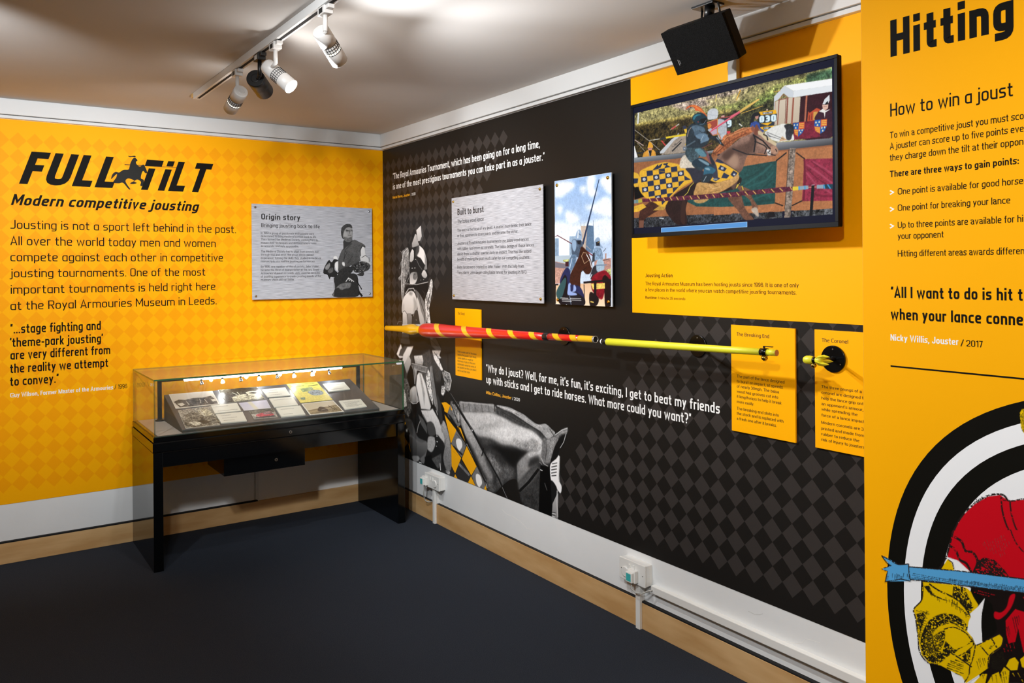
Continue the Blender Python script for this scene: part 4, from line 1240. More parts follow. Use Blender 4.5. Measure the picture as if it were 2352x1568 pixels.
TVPIC3 = """
@ 1450 340 7.467
~e8b235:.06 1440,250 1540,258 1640,295 1740,350 1840,425 1806,500 1700,530 1600,562 1480,592 1370,560 1330,545 1420,500 1480,500 1470,330
28304a 1488,362 1530,290 1642,348 1596,404
28304a 1700,458 1752,382 1824,425 1772,515
28304a 1545,510 1588,418 1684,470 1640,522
28304a 1395,540 1480,495 1530,520 1450,570
28304a 1440,225 1480,180 1560,220 1600,262 1540,262
c8ccd4 w36 1540,345 1582,352
c8ccd4 w30 1750,450 1785,455
6a7080 w10 1555,345 1570,352
2a2c34 w10 1500,205 1640,280 1836,410
~cda064>b88a50:.15 1142,592 1250,590 1400,610 1560,570 1700,530 1830,450 1842,540 1720,650 1560,740 1440,790 1300,806 1080,812 1100,680
~b89058:.15 1070,895 1200,880 1332,868 1280,918 1200,945 1120,940
9a7440 w12 1200,640 1290,700 1240,720
9a7440 w12 1400,620 1500,680
e0b87c w10 1330,640 1400,700 1540,660
7a5a34 w7 1350,760 1500,720
e2cc50 w9 1074,592 1010,660 970,760 905,822
e2cc50 w9 1860,600 1800,690
# rider
~d8ccba:.15 830,285 856,180 920,118 1000,180 1060,250 1110,330 1000,350 900,345 845,340
~2d2d3a:.1 930,352 1060,340 1220,380 1250,470 1180,560 1150,592 1080,590 1040,520 1000,440
~383848 1440,260 1482,420 1476,540 1400,500 1370,420 1340,300
~40525a:.4 932,60 1000,20 1140,60 1160,150 1100,200 1040,250 980,200 940,130
~2a3840:.2 1040,250 1160,170 1260,210 1250,340 1180,390 1080,330
~1f3442:.1 1050,240 1180,165 1330,245 1430,350 1440,400 1380,450 1260,462 1240,352 1120,310
~7896a6 1150,195 1190,190 1330,262 1320,300 1240,260
~31627a:.1 1258,335 1340,312 1448,372 1400,440 1330,460 1245,462 1242,420
~86a8b8 1262,345 1330,340 1350,380 1290,370
~27323a:.1 1242,462 1386,440 1390,490 1330,580 1200,580
8a98a2 w12 1290,480 1240,570
~8a9298 1400,530 1470,520 1480,545 1420,550
~7c4c54 1245,45 1290,50 1340,130 1386,262 1340,240 1290,140
~242833 1345,90 1400,190 1440,260 1400,300 1350,200
@ 1450 160 7.467
~3a4c54:.3 930,1340 1010,1315 1200,1330 1300,1460 1200,1490 1130,1440 1110,1500 960,1500 930,1400
~5a8494:.1 1090,1370 1180,1350 1240,1400 1290,1480 1200,1488 1130,1420
~25313b:.2 945,1110 980,985 1040,930 1180,925 1262,985 1292,1080 1332,1150 1330,1232 1280,1292 1200,1330 960,1335 940,1220
8a7a72 w14 960,1150 985,1050 1030,985
2a2c34 w10 985,1120 1010,1020
~52687a:.15 1035,975 1120,950 1240,990 1262,1050 1200,1090 1150,1060 1090,1080 1060,1030
~465c6e:.1 1080,1080 1150,1040 1200,1075 1150,1120 1100,1140
~647e94:.1 1104,1130 1200,1092 1280,1100 1336,1150 1326,1210 1250,1240 1190,1262 1190,1200 1140,1180
a8b8c4 w8 1240,1120 1190,1220
1c2228 w8 1160,1040 1220,1080
~1c2228:.3 1320,1120 1440,1140 1500,1190 1592,1290 1560,1302 1440,1220 1330,1170
8298aa w14 1460,1160 1510,1210 1540,1270
141a20 w9 1500,1200 1580,1300
101418 w36 1330,1080 1350,1150
4a5a66 w24 950,1310 1100,1220
~6a7480 885,1335 920,1320 950,1345 930,1385 895,1385
d0d4d8 w12 900,1352 925,1352
6a3c40 w12 1215,1345 1390,1260
~1b3340:.1 1048,860 1058,795 1120,748 1210,738 1282,780 1306,850 1292,920 1240,962 1160,940 1080,905
~2f7484:.1 1058,840 1080,790 1150,760 1200,775 1120,800 1080,860
101014 w12 1150,900 1200,850 1300,830
~0e1014 1200,860 1300,830 1296,900 1250,920 1190,905
8c98a8 w6 1170,945 1240,930 1290,860
c84848 w12 1140,890 1156,900
~d85a2e:.1 932,688 960,640 1010,612 1080,605 1150,628 1210,672 1250,740 1290,800 1250,760 1170,712 1100,700 1088,660 1030,635 970,660
f0a24a w9 1020,620 1100,625 1170,670 1240,740
f4c46a w5 1100,640 1180,700
e8642e w12 1240,720 1300,800
# near lance rail and posts
@ 1450 340 7.467
5c2438:.35 185,872 1000,812 1867,745 1867,830 1080,885 190,926
7a8e96 45,890 120,882 120,942 45,950
b8ac3c 120,880 185,870 190,928 120,942
4a8a60 w9 96,885 98,944
dcb060 w14 310,862 345,920
dcb060 w14 422,852 462,912
dcb060 w14 540,846 578,902
dcb060 w14 662,838 700,896
dcb060 w14 772,832 808,890
dcb060 w14 885,826 912,886
dcb060 w14 1005,822 1045,880
dcb060 w14 1130,812 1172,868
dcb060 w14 1268,802 1310,860
dcb060 w14 1396,794 1436,850
dcb060 w14 1532,780 1578,838
dcb060 w14 1672,770 1718,828
dcb060 w14 1808,758 1856,812
@ 1680 320 7.467
5c2438:.35 0,912 880,815 1050,812 1052,882 880,908 0,976
dcb060 w14 88,908 136,966
dcb060 w14 230,894 282,954
dcb060 w14 370,882 424,940
dcb060 w14 528,865 582,920
dcb060 w14 680,850 738,908
dcb060 w14 826,834 886,890
dcb060 w14 1008,815 1040,866
e0c840 1050,814 1152,806 1152,868 1050,878
8ea2b2 1152,806 1318,790 1322,850 1152,868
3f96d4 w20 1160,805 1165,868
3f96d4 w20 1258,796 1264,860
dca080 w12 1320,822 1460,816
8ea2b2 1465,782 1575,775 1582,842 1465,845
1c4250 1575,775 1742,765 1742,850 1582,845
4a9cd4 w22 1585,776 1600,845
4a9cd4 w18 1650,772 1700,845
15171c 1376,790 1426,786 1392,1305 1338,1312
d0d0d4 w6 1375,782 1430,778
e0c040 w12 80,840 110,770
e0c040 w14 180,795 205,870
# screen letterbox and progress bar
@ 1440 110 3.484
12142a 46,1446 1652,1330 1652,1402 46,1502
5b98d8 276,1441 962,1392 962,1431 276,1476
a4ccf0 w3 276,1441 962,1392 962,1431 276,1476 276,1441
"""
# ------------------------------------------------------------------ room shell
def S(mb, name, m, **k): return mb.build(name, m, kind='structure', **k)
XW, YB, H = -4.8, -7.6, 2.497
S(MB().box((XW-.1, YB-.1, -.08), (.12, .12, 0)), 'floor', CARPET)
S(MB().box((XW-.1, YB-.1, H), (.12, .12, H+.08)), 'ceiling', CEIL)
wall_left = S(MB().box((XW-.1, 0, 0), (.12, .12, H)), 'wall_left', WHITE)
wall_right = S(MB().box((0, YB-.1, 0), (.12, 0, H)), 'wall_right', WHITE)
S(MB().box((XW-.1, YB, 0), (XW, 0, H)), 'wall_side', WHITE)
S(MB().box((XW, YB-.1, 0), (0, YB, H)), 'wall_back', WHITE)
wall_p = S(MB().box((PX, YB, 0), (0, -3.912, H)), 'wall_partition', mat('partition_paint', 'e0a400', .6))
# cornice boards: a deep board above a thin lip
a = MB().box((XW, -.035, 2.412), (-.035, 0, H)).box((XW, -.024, 2.392), (-.024, 0, 2.409)); S(a, 'trim_1', TRIMW, bevel=.002)
a = MB().box((-.035, -3.912, 2.412), (0, 0, H)).box((-.024, -3.912, 2.392), (0, 0, 2.409)); S(a, 'trim_2', TRIMW, bevel=.002)
a = MB().box((XW, -.020, 0), (-.02, 0, .112)); S(a, 'baseboard_left', WOOD, bevel=.0015)
XJ = on(1, 0, 590, 1145)[0]
S(MB().box((XW, -.021, .112), (XJ, 0, .119)), 'gap_shade_left', DARKLINE)  # black strip drawn as the shade in the gap above the skirting
YJ = on(0, -.02, 1472, 1410)[1]
bb = S(MB().box((-.020, YJ, 0), (0, 0, .120)), 'baseboard_right', WOOD, bevel=.0015)
MB().box((-.020, -3.912, 0), (0, YJ-.003, .112)).build('baseboard_board', WOOD, bb, bevel=.0015)
S(MB().box((-.019, -3.912, .1125), (0, YJ, .118)).box((-.019, YJ, .1205), (0, 0, .1225)), 'gap_shade_right', DARKLINE)  # black strips drawn as the shaded gap above the right baseboards
S(MB().box((XJ-.011, -.008, .12), (XJ+.011, 0, .31)), 'trim_5', TRIMW, bevel=.001)
# hairline cracks in the dado plaster
ar = Art(RW, .0004); ar.frame(900, 800, 3.733)
ar.draw("""f0f0ec w4 945,1380 985,1420 1040,1440 1110,1490 1160,1545 1210,1550
@ 1340 1180 3.564
f4f4f0 w3 1650,1040 1740,1060 1790,1055 1820,1020 1860,1030 1940,1055
c4c4c0 w3 1350,795 1400,820 1440,825 1470,815""")
ar.build('plaster_crack', PRINT, wall_right)
# ------------------------------------------------------------------ left wall graphics
UL0 = -3.3
pan = sheet(LW, UL0, -.001, .315, 2.391, 0, .0015).build('graphic_panel', YEL, wall_left, label='yellow vinyl wall graphic')
mb = MB()
for i in range(-14, 30):
    for j in range(22):
        cx_, cz = -2.172+.0800*i, 2.324-.0443-.0886*j
        p = clip([(cx_-.0400, cz), (cx_, cz-.0443), (cx_+.0400, cz), (cx_, cz+.0443)], UL0, -.002, .316, 2.39)
        if len(p) > 2: mb.add([LW.p3(u, z, .0016) for u, z in p], [tuple(range(len(p)))])
mb.build('diamond_pattern', ORG, pan)
def fr(ox, oy, s, rows):
    out = []
    for r in rows: out.append((r[0], ox+r[1]/s, oy+r[2]/s, ox+r[3]/s, oy+r[4]/s, r[5]/s)+tuple(r[6:]))
    return out
A = .0017
for k_ in (.2,): pass
def addg(k, ch, wd, st):
    if k not in GC: GC[k] = glyphs(k)
    GC[k][ch] = (wd, st)
addg(.2, '|', .2, [[(.1, .72), (.1, 0)], [(.1, 1), (.1, .82)]])
addg(.2, '_', .52, [[(0, .9), (.5, .9)], [(.24, .72), (.24, 0)]])
lines(LW, A, fr(0, 200, 3.92, [('FULL', 170, 870, 1012, 908, 297, ('sq', .2, .34)), ('_|LT', 1225, 923, 1830, 948, 275, ('sq', .2, .34)),
      ('Modern competitive jousting', 97, 1062, 1778, 1117, 100, ('sq', .17, .28))]), 'heading_lettering', INK, pan)
ar = Art(LW, .0017); ar.frame(0, 200, 3.92)
ar.draw("""~11100c 1000,828 1012,785 1042,762 1072,768 1110,745 1155,742 1165,722 1172,690 1188,655 1205,638 1222,640 1238,660 1224,672 1228,692 1250,712 1268,712 1285,698 1300,706 1326,768 1308,775 1290,755 1276,775 1268,820 1290,832 1294,852 1280,890 1262,885 1268,852 1235,832 1208,850 1232,862 1205,872 1172,870 1180,858 1208,842 1155,822 1130,850 1172,918 1152,912 1108,862 1070,866 1018,858 1045,815 1052,782 1030,800
11100c w7,3 1122,697 1605,726
~11100c 1150,618 1175,622 1215,618 1218,632 1190,628 1168,630""")
ar.build('jouster_silhouette', PRINT, pan)
LB = ('sq', .105); BQ = ('sq', .155)
lines(LW, A, fr(0, 480, 3.563, [
 ('Jousting is not a sport left behind in the past.', 85, 160, 1930, 197, 72, LB),
 ('All over the world today men and women', 85, 295, 1765, 312, 74, LB),
 ('compete against each other in competitive', 85, 427, 1825, 428, 72, LB),
 ('jousting tournaments. One of the most', 90, 557, 1680, 546, 70, LB),
 ('important tournaments is held right here', 88, 693, 1762, 663, 72, LB),
 ('at the Royal Armouries Museum in Leeds.', 85, 825, 1772, 780, 72, LB)]), 'intro_lettering', INK, pan)
lines(LW, A, fr(0, 480, 3.563, [
 ('\u201c\u2026stage fighting and', 85, 1018, 825, 988, 78, BQ), ('\u2018theme-park jousting\u2019', 85, 1122, 840, 1097, 76, BQ),
 ('are very different from', 85, 1230, 902, 1187, 76, BQ), ('the reality we attempt', 82, 1340, 885, 1292, 76, BQ), ('to convey.\u201d', 82, 1447, 480, 1420, 76, BQ),
 ('/ 1996', 938, 1473, 1040, 1464, 36, ('h',))]), 'quote_lettering', INK, pan)
lines(LW, A, fr(0, 480, 3.563, [('Guy Wilson, Former Master of the Armouries', 83, 1543, 925, 1472, 36, ('hb',))]), 'name_lettering', PAPER, pan)
# ------------------------------------------------------------------ right wall graphics
pb = sheet(RW, .001, 3.912, .32, 2.391, 0, .0015).build('graphic_panel', BLK, wall_right, label='black vinyl wall graphic')
py = sheet(RW, 2.503, 3.912, 1.364, 2.3915, .0016, .003).build('graphic_panel', YEL, wall_right, label='yellow vinyl panel behind the screen')
mb = MB(); DIAS = []
def dia(u, z, hw, hh, box):
    p = clip([(u-hw, z), (u, z-hh), (u+hw, z), (u, z+hh)], *box)
    if len(p) > 2:
        mb.add([RW.p3(a_, b_, .0016) for a_, b_ in p], [tuple(range(len(p)))])
        if u < 2.25: DIAS.append(p)
for j in range(22):
    z = 2.316-.0441-.0882*j
    for i in range(-3, 17):
        if i <= 16-j: dia(.1678+.0832*i, z, .0416, .0441, (.002, 3.9, .321, 2.39))
for m_ in range(24):
    z = .376+.0441+.0882*m_
    for k in range(-12, 22):
        if k >= m_-4: dia(2.223+.0843*k, z, .04215, .0441, (.002, 3.9, .321, 1.3625))
mb.build('diamond_pattern', DKD, pb)
Q1 = fr(870, 280, 5.6, [('\u201cThe Royal Armouries Tournament, which has been going on for a long time,', 185, 740, 2075, 325, 78, ('sq', .15)),
      ('is one of the most prestigious tournaments you can take part in as a jouster.\u201d', 185, 872, 2135, 488, 76, ('sq', .15))])
Q2 = [('\u201cWhy do I joust? Well, for me, it\u2019s fun, it\u2019s exciting, I get to beat my friends', 1117.5, 855, 1654, 948, 17.5, ('sq', .15)),
      ('up with sticks and I get to ride horses. What more could you want?\u201d', 1117.5, 881, 1588, 971, 17.5, ('sq', .15))]
lines(RW, .0017, Q1+Q2+fr(900, 800, 3.733, [('/ 2020', 1035, 441, 1100, 453, 26, ('h',))])+fr(870, 280, 5.6, [('/ 2020', 415, 950, 475, 938, 34, ('h',))]), 'quote_lettering', PAPER, pb)
lines(RW, .0017, fr(870, 280, 5.6, [('Marie Baron, Jouster', 182, 990, 403, 948, 34, ('hb',))])+fr(900, 800, 3.733, [('Mike Collins, Jouster', 810, 388, 1027, 437, 27, ('hb',))]), 'name_lettering', GOLD, pb)
lines(RW, .0031, fr(1440, 540, 4.2, [('Jousting Action', 183, 403, 445, 409, 36, ('sq', .15)),
 ('The Royal Armouries Museum has been hosting jousts since 1996. It is one of only', 183, 483, 1662, 502, 34, ('h',)),
 ('a few places in the world where you can watch competitive jousting tournaments.', 183, 541, 1640, 572, 34, ('h',)),
 ('Runtime:', 183, 610, 297, 616, 25, ('hb',)), ('1 minute 35 seconds', 305, 616, 568, 627, 25, ('h',))]), 'caption_lettering', INK, py)
# the black and white knight and horse
kn = Raster(RW, .0019, (.003, 2.13, .3205, 2.12), .0026, bg='1c1a18')
for p_ in DIAS: kn.put([p_], srgb('363230'), None, 0, .3)
kn.al[:] = 0
kn.draw(KNIGHT)  # the dark yellow diamond by the case has its shadow painted in
kn.build('knight_photograph', printmat('vinyl_photograph', rough=.45), pb, label='black and white picture of an armoured rider and horse')
# ------------------------------------------------------------------ partition graphics
UP0 = 3.914
pp = sheet(PW, UP0, 5.6, .02, H-.001, 0, .0015).build('graphic_panel', YEL, wall_p, label='yellow vinyl graphic with a round target')
def ext(plane, full, pre, x0, y0, x1, y1, bold):
    f = natural(full, bold)/natural(pre, bold)
    a = plane.q(x0, y0); b = plane.q(x1, y1); u = a[0]+(b[0]-a[0])*f
    zz = a[1]+(b[1]-a[1])*f; P = plane.p3(u, zz, 0); return proj(P)
def LE(ox, oy, s, full, pre, x0, y0, x1, y1, h, f):
    e = ext(PW, full, pre, ox+x0/s, oy+y0/s, ox+x1/s, oy+y1/s, f == 'hb')
    return (full, ox+x0/s, oy+y0/s, e[0], e[1], h/s, (f,))
R4 = fr(1980, 0, 3.734, [('Hitting', 247, 497, 1303, 238, 313, ('sq', .195)), ('How to win a joust', 245, 1004, 1297, 822, 112, ('sq', .12)),
     ('There are three ways to gain points:', 242, 1522, 1348, 1404, 56, ('hb',))])
R4 += [LE(1980, 0, 3.734, 'To win a competitive joust you must score', 'To win a competitive joust you must sco', 242, 1190, 1389, 1019, 56, 'h'),
       LE(1980, 0, 3.734, 'A jouster can score up to five points every', 'A jouster can score up to five points eve', 242, 1285, 1389, 1127, 56, 'h'),
       LE(1980, 0, 3.734, 'they charge down the tilt at their opponent', 'they charge down the tilt at their oppon', 242, 1382, 1386, 1240, 56, 'h'),
       LE(1980, 400, 3.137, 'One point is available for good horsemanship', 'One point is available for good horse', 260, 143, 1163, 74, 46, 'h'),
       LE(1980, 400, 3.137, 'Up to three points are available for hitting', 'Up to three points are available for hi', 260, 389, 1163, 344, 46, 'h'),
       LE(1980, 400, 3.137, 'Hitting different areas awards different', 'Hitting different areas awards differe', 260, 592, 1140, 578, 46, 'h')]
R4 += fr(1980, 400, 3.137, [('One point for breaking your lance', 260, 265, 1070, 210, 46, ('h',)), ('your opponent', 260, 467, 590, 456, 46, ('h',)),
     ('\u201cAll I want to do is hit t', 210, 887, 1160, 914, 80, ('sq', .17)), ('when your lance conne', 210, 1042, 1163, 1093, 80, ('sq', .17)), ('/ 2017', 715, 1236, 873, 1249, 46, ('h',))])
lines(PW, .0017, R4, 'text_lettering', INK, pp)
lines(PW, .0017, fr(1980, 400, 3.137, [('>', 205, 152, 230, 149, 55, ('sq', .14)), ('>', 205, 273, 230, 271, 55, ('sq', .14)), ('>', 205, 394, 230, 393, 55, ('sq', .14)),
     ('Nicky Willis, Jouster', 208, 1195, 697, 1233, 46, ('hb',))]), 'white_lettering', PAPER, pp)
a = PW.q(2046.5, 838); b = PW.q(2352, 872); zz = (a[1]+b[1])/2
sheet(PW, a[0], 5.2, zz-.0019, zz+.0019, .0016, .0021).build('rule_line', INK, pp)
CU, CZ = 3.905+.620, .738
tg_ = Art(PW, .0017, (UP0, 5.55, .03, 2.4))
def ring(R, c):
    tg_.face([(CU+R*(.985+.036*math.sin(2*t)**2)*math.cos(t), CZ+R*(.985+.036*math.sin(2*t)**2)*math.sin(t)) for t in [2*math.pi*i/120 for i in range(120)]], (*lin(c), 0))
RINGS = ((.559, '11100c'), (.514, 'f6f6f6'), (.470, '11100c'), (.420, 'f6f6f6'), (.352, '11100c'), (.31, 'f6f6f6'), (.265, '11100c'), (.22, 'f6f6f6'))
for R, c in RINGS: ring(R, c)
tg_.build('round_target', PRINT, pp, label='black and white ringed round target')
def noc(t): return '\n'.join(' '.join([l.split(' ')[0].split('^')[0]]+l.split(' ')[1:]) for l in t.splitlines())
UB = 4.60
tk_ = Art(PW, .0020, (UB, 5.55, .03, 2.4)); tk_.draw(noc(TARGETKNIGHT)); tk_.build('knight_drawing', PRINT, pp)
tk_ = Raster(PW, .0022, (3.93, UB, .16, 1.40), .0013, bg='ffb100'); tg_ = tk_
for R, c in RINGS: ring(R, c)
tk_.al[:] = 0; tk_.draw(TARGETKNIGHT); tk_.build('knight_drawing', PRINT, pp, label='drawn knight in red and yellow with a blue lance')
# ------------------------------------------------------------------ panels hung on the walls
def quad_uz(pl, ox, oy, s, pts):
    q = [pl.q(ox+x/s, oy+y/s) for x, y in pts]; us = sorted(p[0] for p in q); zs = sorted(p[1] for p in q)
    return (us[0]+us[1])/2, (us[2]+us[3])/2, (zs[0]+zs[1])/2, (zs[2]+zs[3])/2
def at(pl, u, z, off): return Vector(pl.p3(u, z, off))
def bolts(pl, root, u0, u1, z0, z1, stand, m, r=.0075, ins=.022, n=(0, 0, 0, 0)):
    for u, z in ((u0+ins, z1-ins), (u1-ins, z1-ins), (u0+ins, z0+ins), (u1-ins, z0+ins)):
        b = MB().lathe(at(pl, u, z, .0), at(pl, u, z, .007), [(0, r), (.6, r), (1, r*.6)], 16)
        b.cyl(at(pl, u, z, -.004), at(pl, u, z, -stand+.0005), r*.7, 12)
        b.build('standoff_bolt', m, root)
STEEL = mat('bolt_steel', 'b8b8bc', .2, metal=1); BRASS = mat('bolt_brass', 'c8a850', .2, metal=1)
# origin story
P = Plane(1, -.028); u0, u1, z0, z1 = quad_uz(P, 560, 440, 5.806, [(108, 155), (1712, 228), (1712, 1405), (108, 1435)])
r = thing('information_panel', 'brushed metal information panel titled Origin story on the yellow wall', 'sign', P.p3((u0+u1)/2, z0, 0))
sheet(P, u0, u1, z0, z1, -.004, 0).build('metal_plate', BRUSH, r); bolts(P, r, u0, u1, z0, z1, .026, STEEL)
mp_ = Raster(P, .0004, (u0+.3, u1-.002, z0+.001, z1-.03), .0013); mp_.draw(MANPIC); mp_.build('man_photograph', PRINT, r, label='black and white picture of a man in a sleeveless tunic')
O = ('h',)
lines(P, .0004, fr(560, 440, 5.806, [('Origin story', 232, 372, 752, 382, 78, ('sq', .17)), ('Bringing jousting back to life', 232, 475, 1012, 487, 52, ('sq', .13)),
 ('In 1963 a group of passionate enthusiasts were', 228, 567, 935, 572, 29, O), ('determined to bring medieval combat back to life.', 228, 610, 970, 613, 29, O),
 ('They formed the Medieval Society, working hard to', 228, 653, 988, 656, 29, O), ('ensure their techniques and demonstrations were', 228, 697, 967, 698, 29, O),
 ('as accurate and safe as possible.', 228, 740, 735, 740, 29, O), ('The Medieval Society had to start from scratch, but', 228, 812, 995, 812, 29, O),
 ('through trial and error, the group slowly gained', 228, 856, 928, 854, 29, O), ('experience, turning the skills they studied in medieval', 228, 900, 1027, 897, 29, O),
 ('manuscripts into real live jousting performances.', 228, 944, 950, 940, 29, O), ('By 1996, one member of the of society, John Waller,', 228, 1014, 1003, 1010, 29, O),
 ('became the Head of Interpretation at the new Royal', 228, 1057, 1000, 1053, 29, O), ('Armouries Museum in Leeds. John used his decades', 228, 1101, 1018, 1095, 29, O),
 ('of jousting experience to create jousting events at the', 228, 1145, 1028, 1138, 29, O), ('museum which still run today.', 228, 1188, 676, 1184, 29, O)]), 'lettering', GREYINK, r)
# built to burst
P = Plane(0, -.030); u0, u1, z0, z1 = quad_uz(P, 1020, 410, 5.227, [(95, 243), (1190, 60), (1190, 1493), (95, 1452)])
r = thing('information_panel', 'brushed metal information panel titled Built to burst on the black wall', 'sign', P.p3((u0+u1)/2, z0, 0))
sheet(P, u0, u1, z0, z1, -.004, 0).build('metal_plate', BRUSH, r); bolts(P, r, u0, u1, z0, z1, .028, BRASS)
lines(P, .0004, fr(1020, 410, 5.227, [('Built to burst', 162, 443, 475, 400, 76, ('sq', .17)), ('The balsa wood lance', 162, 543, 475, 503, 46, ('sq', .13)),
 ('The lance is the focus of any joust. A jouster must break their lance', 160, 646, 1048, 555, 35, O), ('or their opponent to score points and become the victor.', 160, 710, 890, 643, 35, O),
 ('Jousters at Royal Armouries tournaments use balsa wood lances', 160, 803, 1015, 737, 35, O), ('with rubber tips known as coronels. The balsa design of these lances', 160, 866, 1080, 806, 35, O),
 ('allows them to shatter spectacularly on impact. This has the added', 160, 928, 1046, 882, 35, O), ('benefit of making the joust much safer for our competing jousters.', 160, 992, 1025, 953, 35, O),
 ('Balsa lances were created by John Waller. With the help from', 160, 1085, 958, 1062, 35, O), ('Tony Harris, John began using balsa lances for jousting in 1973.', 160, 1150, 997, 1132, 35, O)]), 'lettering', GREYINK, r)
# tall colour picture
P = Plane(0, -.026); u0, u1, z0, z1 = quad_uz(P, 1260, 380, 4.612, [(68, 166), (678, 70), (661, 1496), (68, 1466)])
r = thing('picture_panel', 'tall glossy picture of mounted knights under a cloudy blue sky', 'picture', P.p3((u0+u1)/2, z0, 0))
sheet(P, u0, u1, z0, z1, -.005, 0).build('acrylic_plate', mat('acrylic_edge', 'c8d4e0', .1), r); bolts(P, r, u0, u1, z0, z1, .024, BRASS, .0085)
bp = Raster(P, .0004, (u0, u1, z0, z1), .0016); bp.draw(BLUEPIC); bp.build('knight_photograph', PRINT, r)
# three yellow object labels
def label(nm, ox, oy, s, quad, rows, title, txt, um=None):
    P = Plane(0, -.010); u0, u1, z0, z1 = quad_uz(P, ox, oy, s, quad)
    if um: u1 = u0+um
    r = thing('object_label', txt, 'sign', P.p3((u0+u1)/2, z0, 0), None)
    sheet(P, u0, u1, z0, z1, -.0075, 0).build('label_plate', YEL, r, bevel=.0006)
    lines(P, .0004, fr(ox, oy, s, [title+(('sq', .12),)]+[x+(('h',),) for x in rows]), 'lettering', BROWNINK, r); return u1-u0
label('a', 870, 500, 3.92, [(690, 812), (920, 827), (917, 1460), (687, 1417)], [
 ('Solid wooden part of the lance', 710, 1214, 880, 1232, 17), ('held by the jouster. Each stock', 710, 1242, 878, 1262, 17), ('varies slightly in weight or', 710, 1269, 850, 1288, 17),
 ('thickness of grip, so they are', 710, 1298, 868, 1317, 17), ('individually named by some of', 710, 1326, 875, 1349, 17), ('our jousters as they can select', 710, 1353, 878, 1378, 17), ('one to suit their style.', 710, 1381, 822, 1400, 17)],
 ('The Stock', 712, 872, 775, 877, 26), 'narrow yellow label titled The Stock under the red lance')
wl = label('b', 1650, 720, 4.355, [(130, 110), (770, 152), (768, 1293), (130, 1167)], [
 ('The part of the lance designed', 185, 640, 662, 697, 29), ('to burst on impact, at speeds', 185, 690, 645, 748, 29), ('of nearly 30mph. The balsa', 185, 740, 607, 796, 29), ('wood has grooves cut into', 185, 792, 598, 848, 29),
 ('it lengthways to help it break', 185, 843, 632, 905, 29), ('more easily.', 185, 893, 357, 918, 29), ('The breaking end slots into', 185, 960, 605, 1030, 29), ('the stock and is replaced with', 185, 1010, 652, 1090, 29), ('a fresh one after it breaks.', 185, 1062, 582, 1132, 29)],
 ('The Breaking End', 183, 222, 508, 245, 36), 'yellow label titled The Breaking End behind the tip of the yellow lance')
label('c', 1650, 720, 4.355, [(967, 158), (1478, 191), (1483, 1440), (963, 1335)], [
 ('The three prongs of a', 1032, 742, 1435, 795, 29), ('coronel are designed to', 1032, 800, 1475, 860, 29), ('help the lance grip onto', 1032, 858, 1475, 918, 29), ("an opponent's armour,", 1032, 915, 1450, 975, 29), ('while spreading the', 1032, 970, 1393, 1022, 29),
 ('force of a lance impact.', 1032, 1028, 1470, 1095, 29), ('Modern coronels are 3D', 1030, 1103, 1480, 1172, 29), ('printed and made from', 1030, 1162, 1458, 1232, 29), ('rubber to reduce the', 1030, 1215, 1410, 1285, 29), ('risk of injury to jousters.', 1030, 1272, 1473, 1353, 29)],
 ('The Coronel', 1035, 282, 1298, 300, 38), 'yellow label titled The Coronel beside the yellow partition', wl)
# ------------------------------------------------------------------ television
TX = -.135; P = Plane(0, TX)
q = [P.q(*p) for p in ((1452, 240), (1926, 126), (1926, 520), (1450, 547))]
u0, u1 = (q[0][0]+q[3][0])/2, (q[1][0]+q[2][0])/2; z1, z0 = (q[0][1]+q[1][1])/2, (q[2][1]+q[3][1])/2
tv = thing('television', 'wide black flat screen television showing a joust', 'television', P.p3((u0+u1)/2, z0, 0))
GLOSSB = mat('gloss_black_plastic', '06070b', .45, spec=.12)
hb = MB(); hb.box(at(P, u0, z0, -.022), at(P, u1, z1, -.001)); hb.build('rear_housing', GLOSSB, tv, bevel=.004)
sheet(P, u0+.12, u1-.12, z0+.08, z1-.1, -.05, -.021).build('rear_cover', BLACKM, tv, bevel=.006)
bz = MB(); t_ = .012
for a in ((u0, z0, u1, z0+.016), (u0, z1-t_, u1, z1), (u0, z0+.016, u0+t_, z1-t_), (u1-t_, z0+.016, u1, z1-t_)): bz.box(at(P, a[0], a[1], -.001), at(P, a[2], a[3], .004))
bz.build('bezel', GLOSSB, tv, bevel=.001)
MB().box((TX+.05, -(u0+u1)/2-.2, (z0+z1)/2-.15), (-.0035, -(u0+u1)/2+.2, (z0+z1)/2+.15)).build('wall_bracket', BLACKM, tv)
bk = Art(P, .0002, None); bk.face([(u0+t_, z0+.016), (u1-t_, z0+.016), (u1-t_, z1-t_), (u0+t_, z1-t_)], (*lin('12142a'), 0))
scr = bk.build('screen', SCREEN, tv)
A_, B_, C_, D_ = [P.q(1440+x/3.484, 110+y/3.484) for x, y in ((60, 522), (1648, 150), (1648, 1330), (50, 1445))]
pic = ((A_[0]+D_[0])/2, (B_[0]+C_[0])/2, (C_[1]+D_[1])/2, (A_[1]+B_[1])/2)
sc_ = Raster(P, .0004, pic, .00175); sc_.draw(TVPIC)
def T(s, ox, oy, x0, y0, x1, y1, h, c, w_=.2): sc_.text(s, (ox+x0/7.467, oy+y0/7.467), (ox+x1/7.467, oy+y1/7.467), h/7.467, c, w_)
T('030', 1680, 140, 480, 1060, 768, 1034, 118, 'd8eef6', .24); T('ENGLAND', 1680, 140, 542, 908, 700, 890, 22, 'ffffff', .2); T('JUNE', 1680, 140, 556, 1170, 640, 1160, 26, 'd8e8f0', .2)
T('9', 1450, 160, 1645, 985, 1722, 975, 118, 'd8eef6', .24)
sc_.draw(TVPIC2)
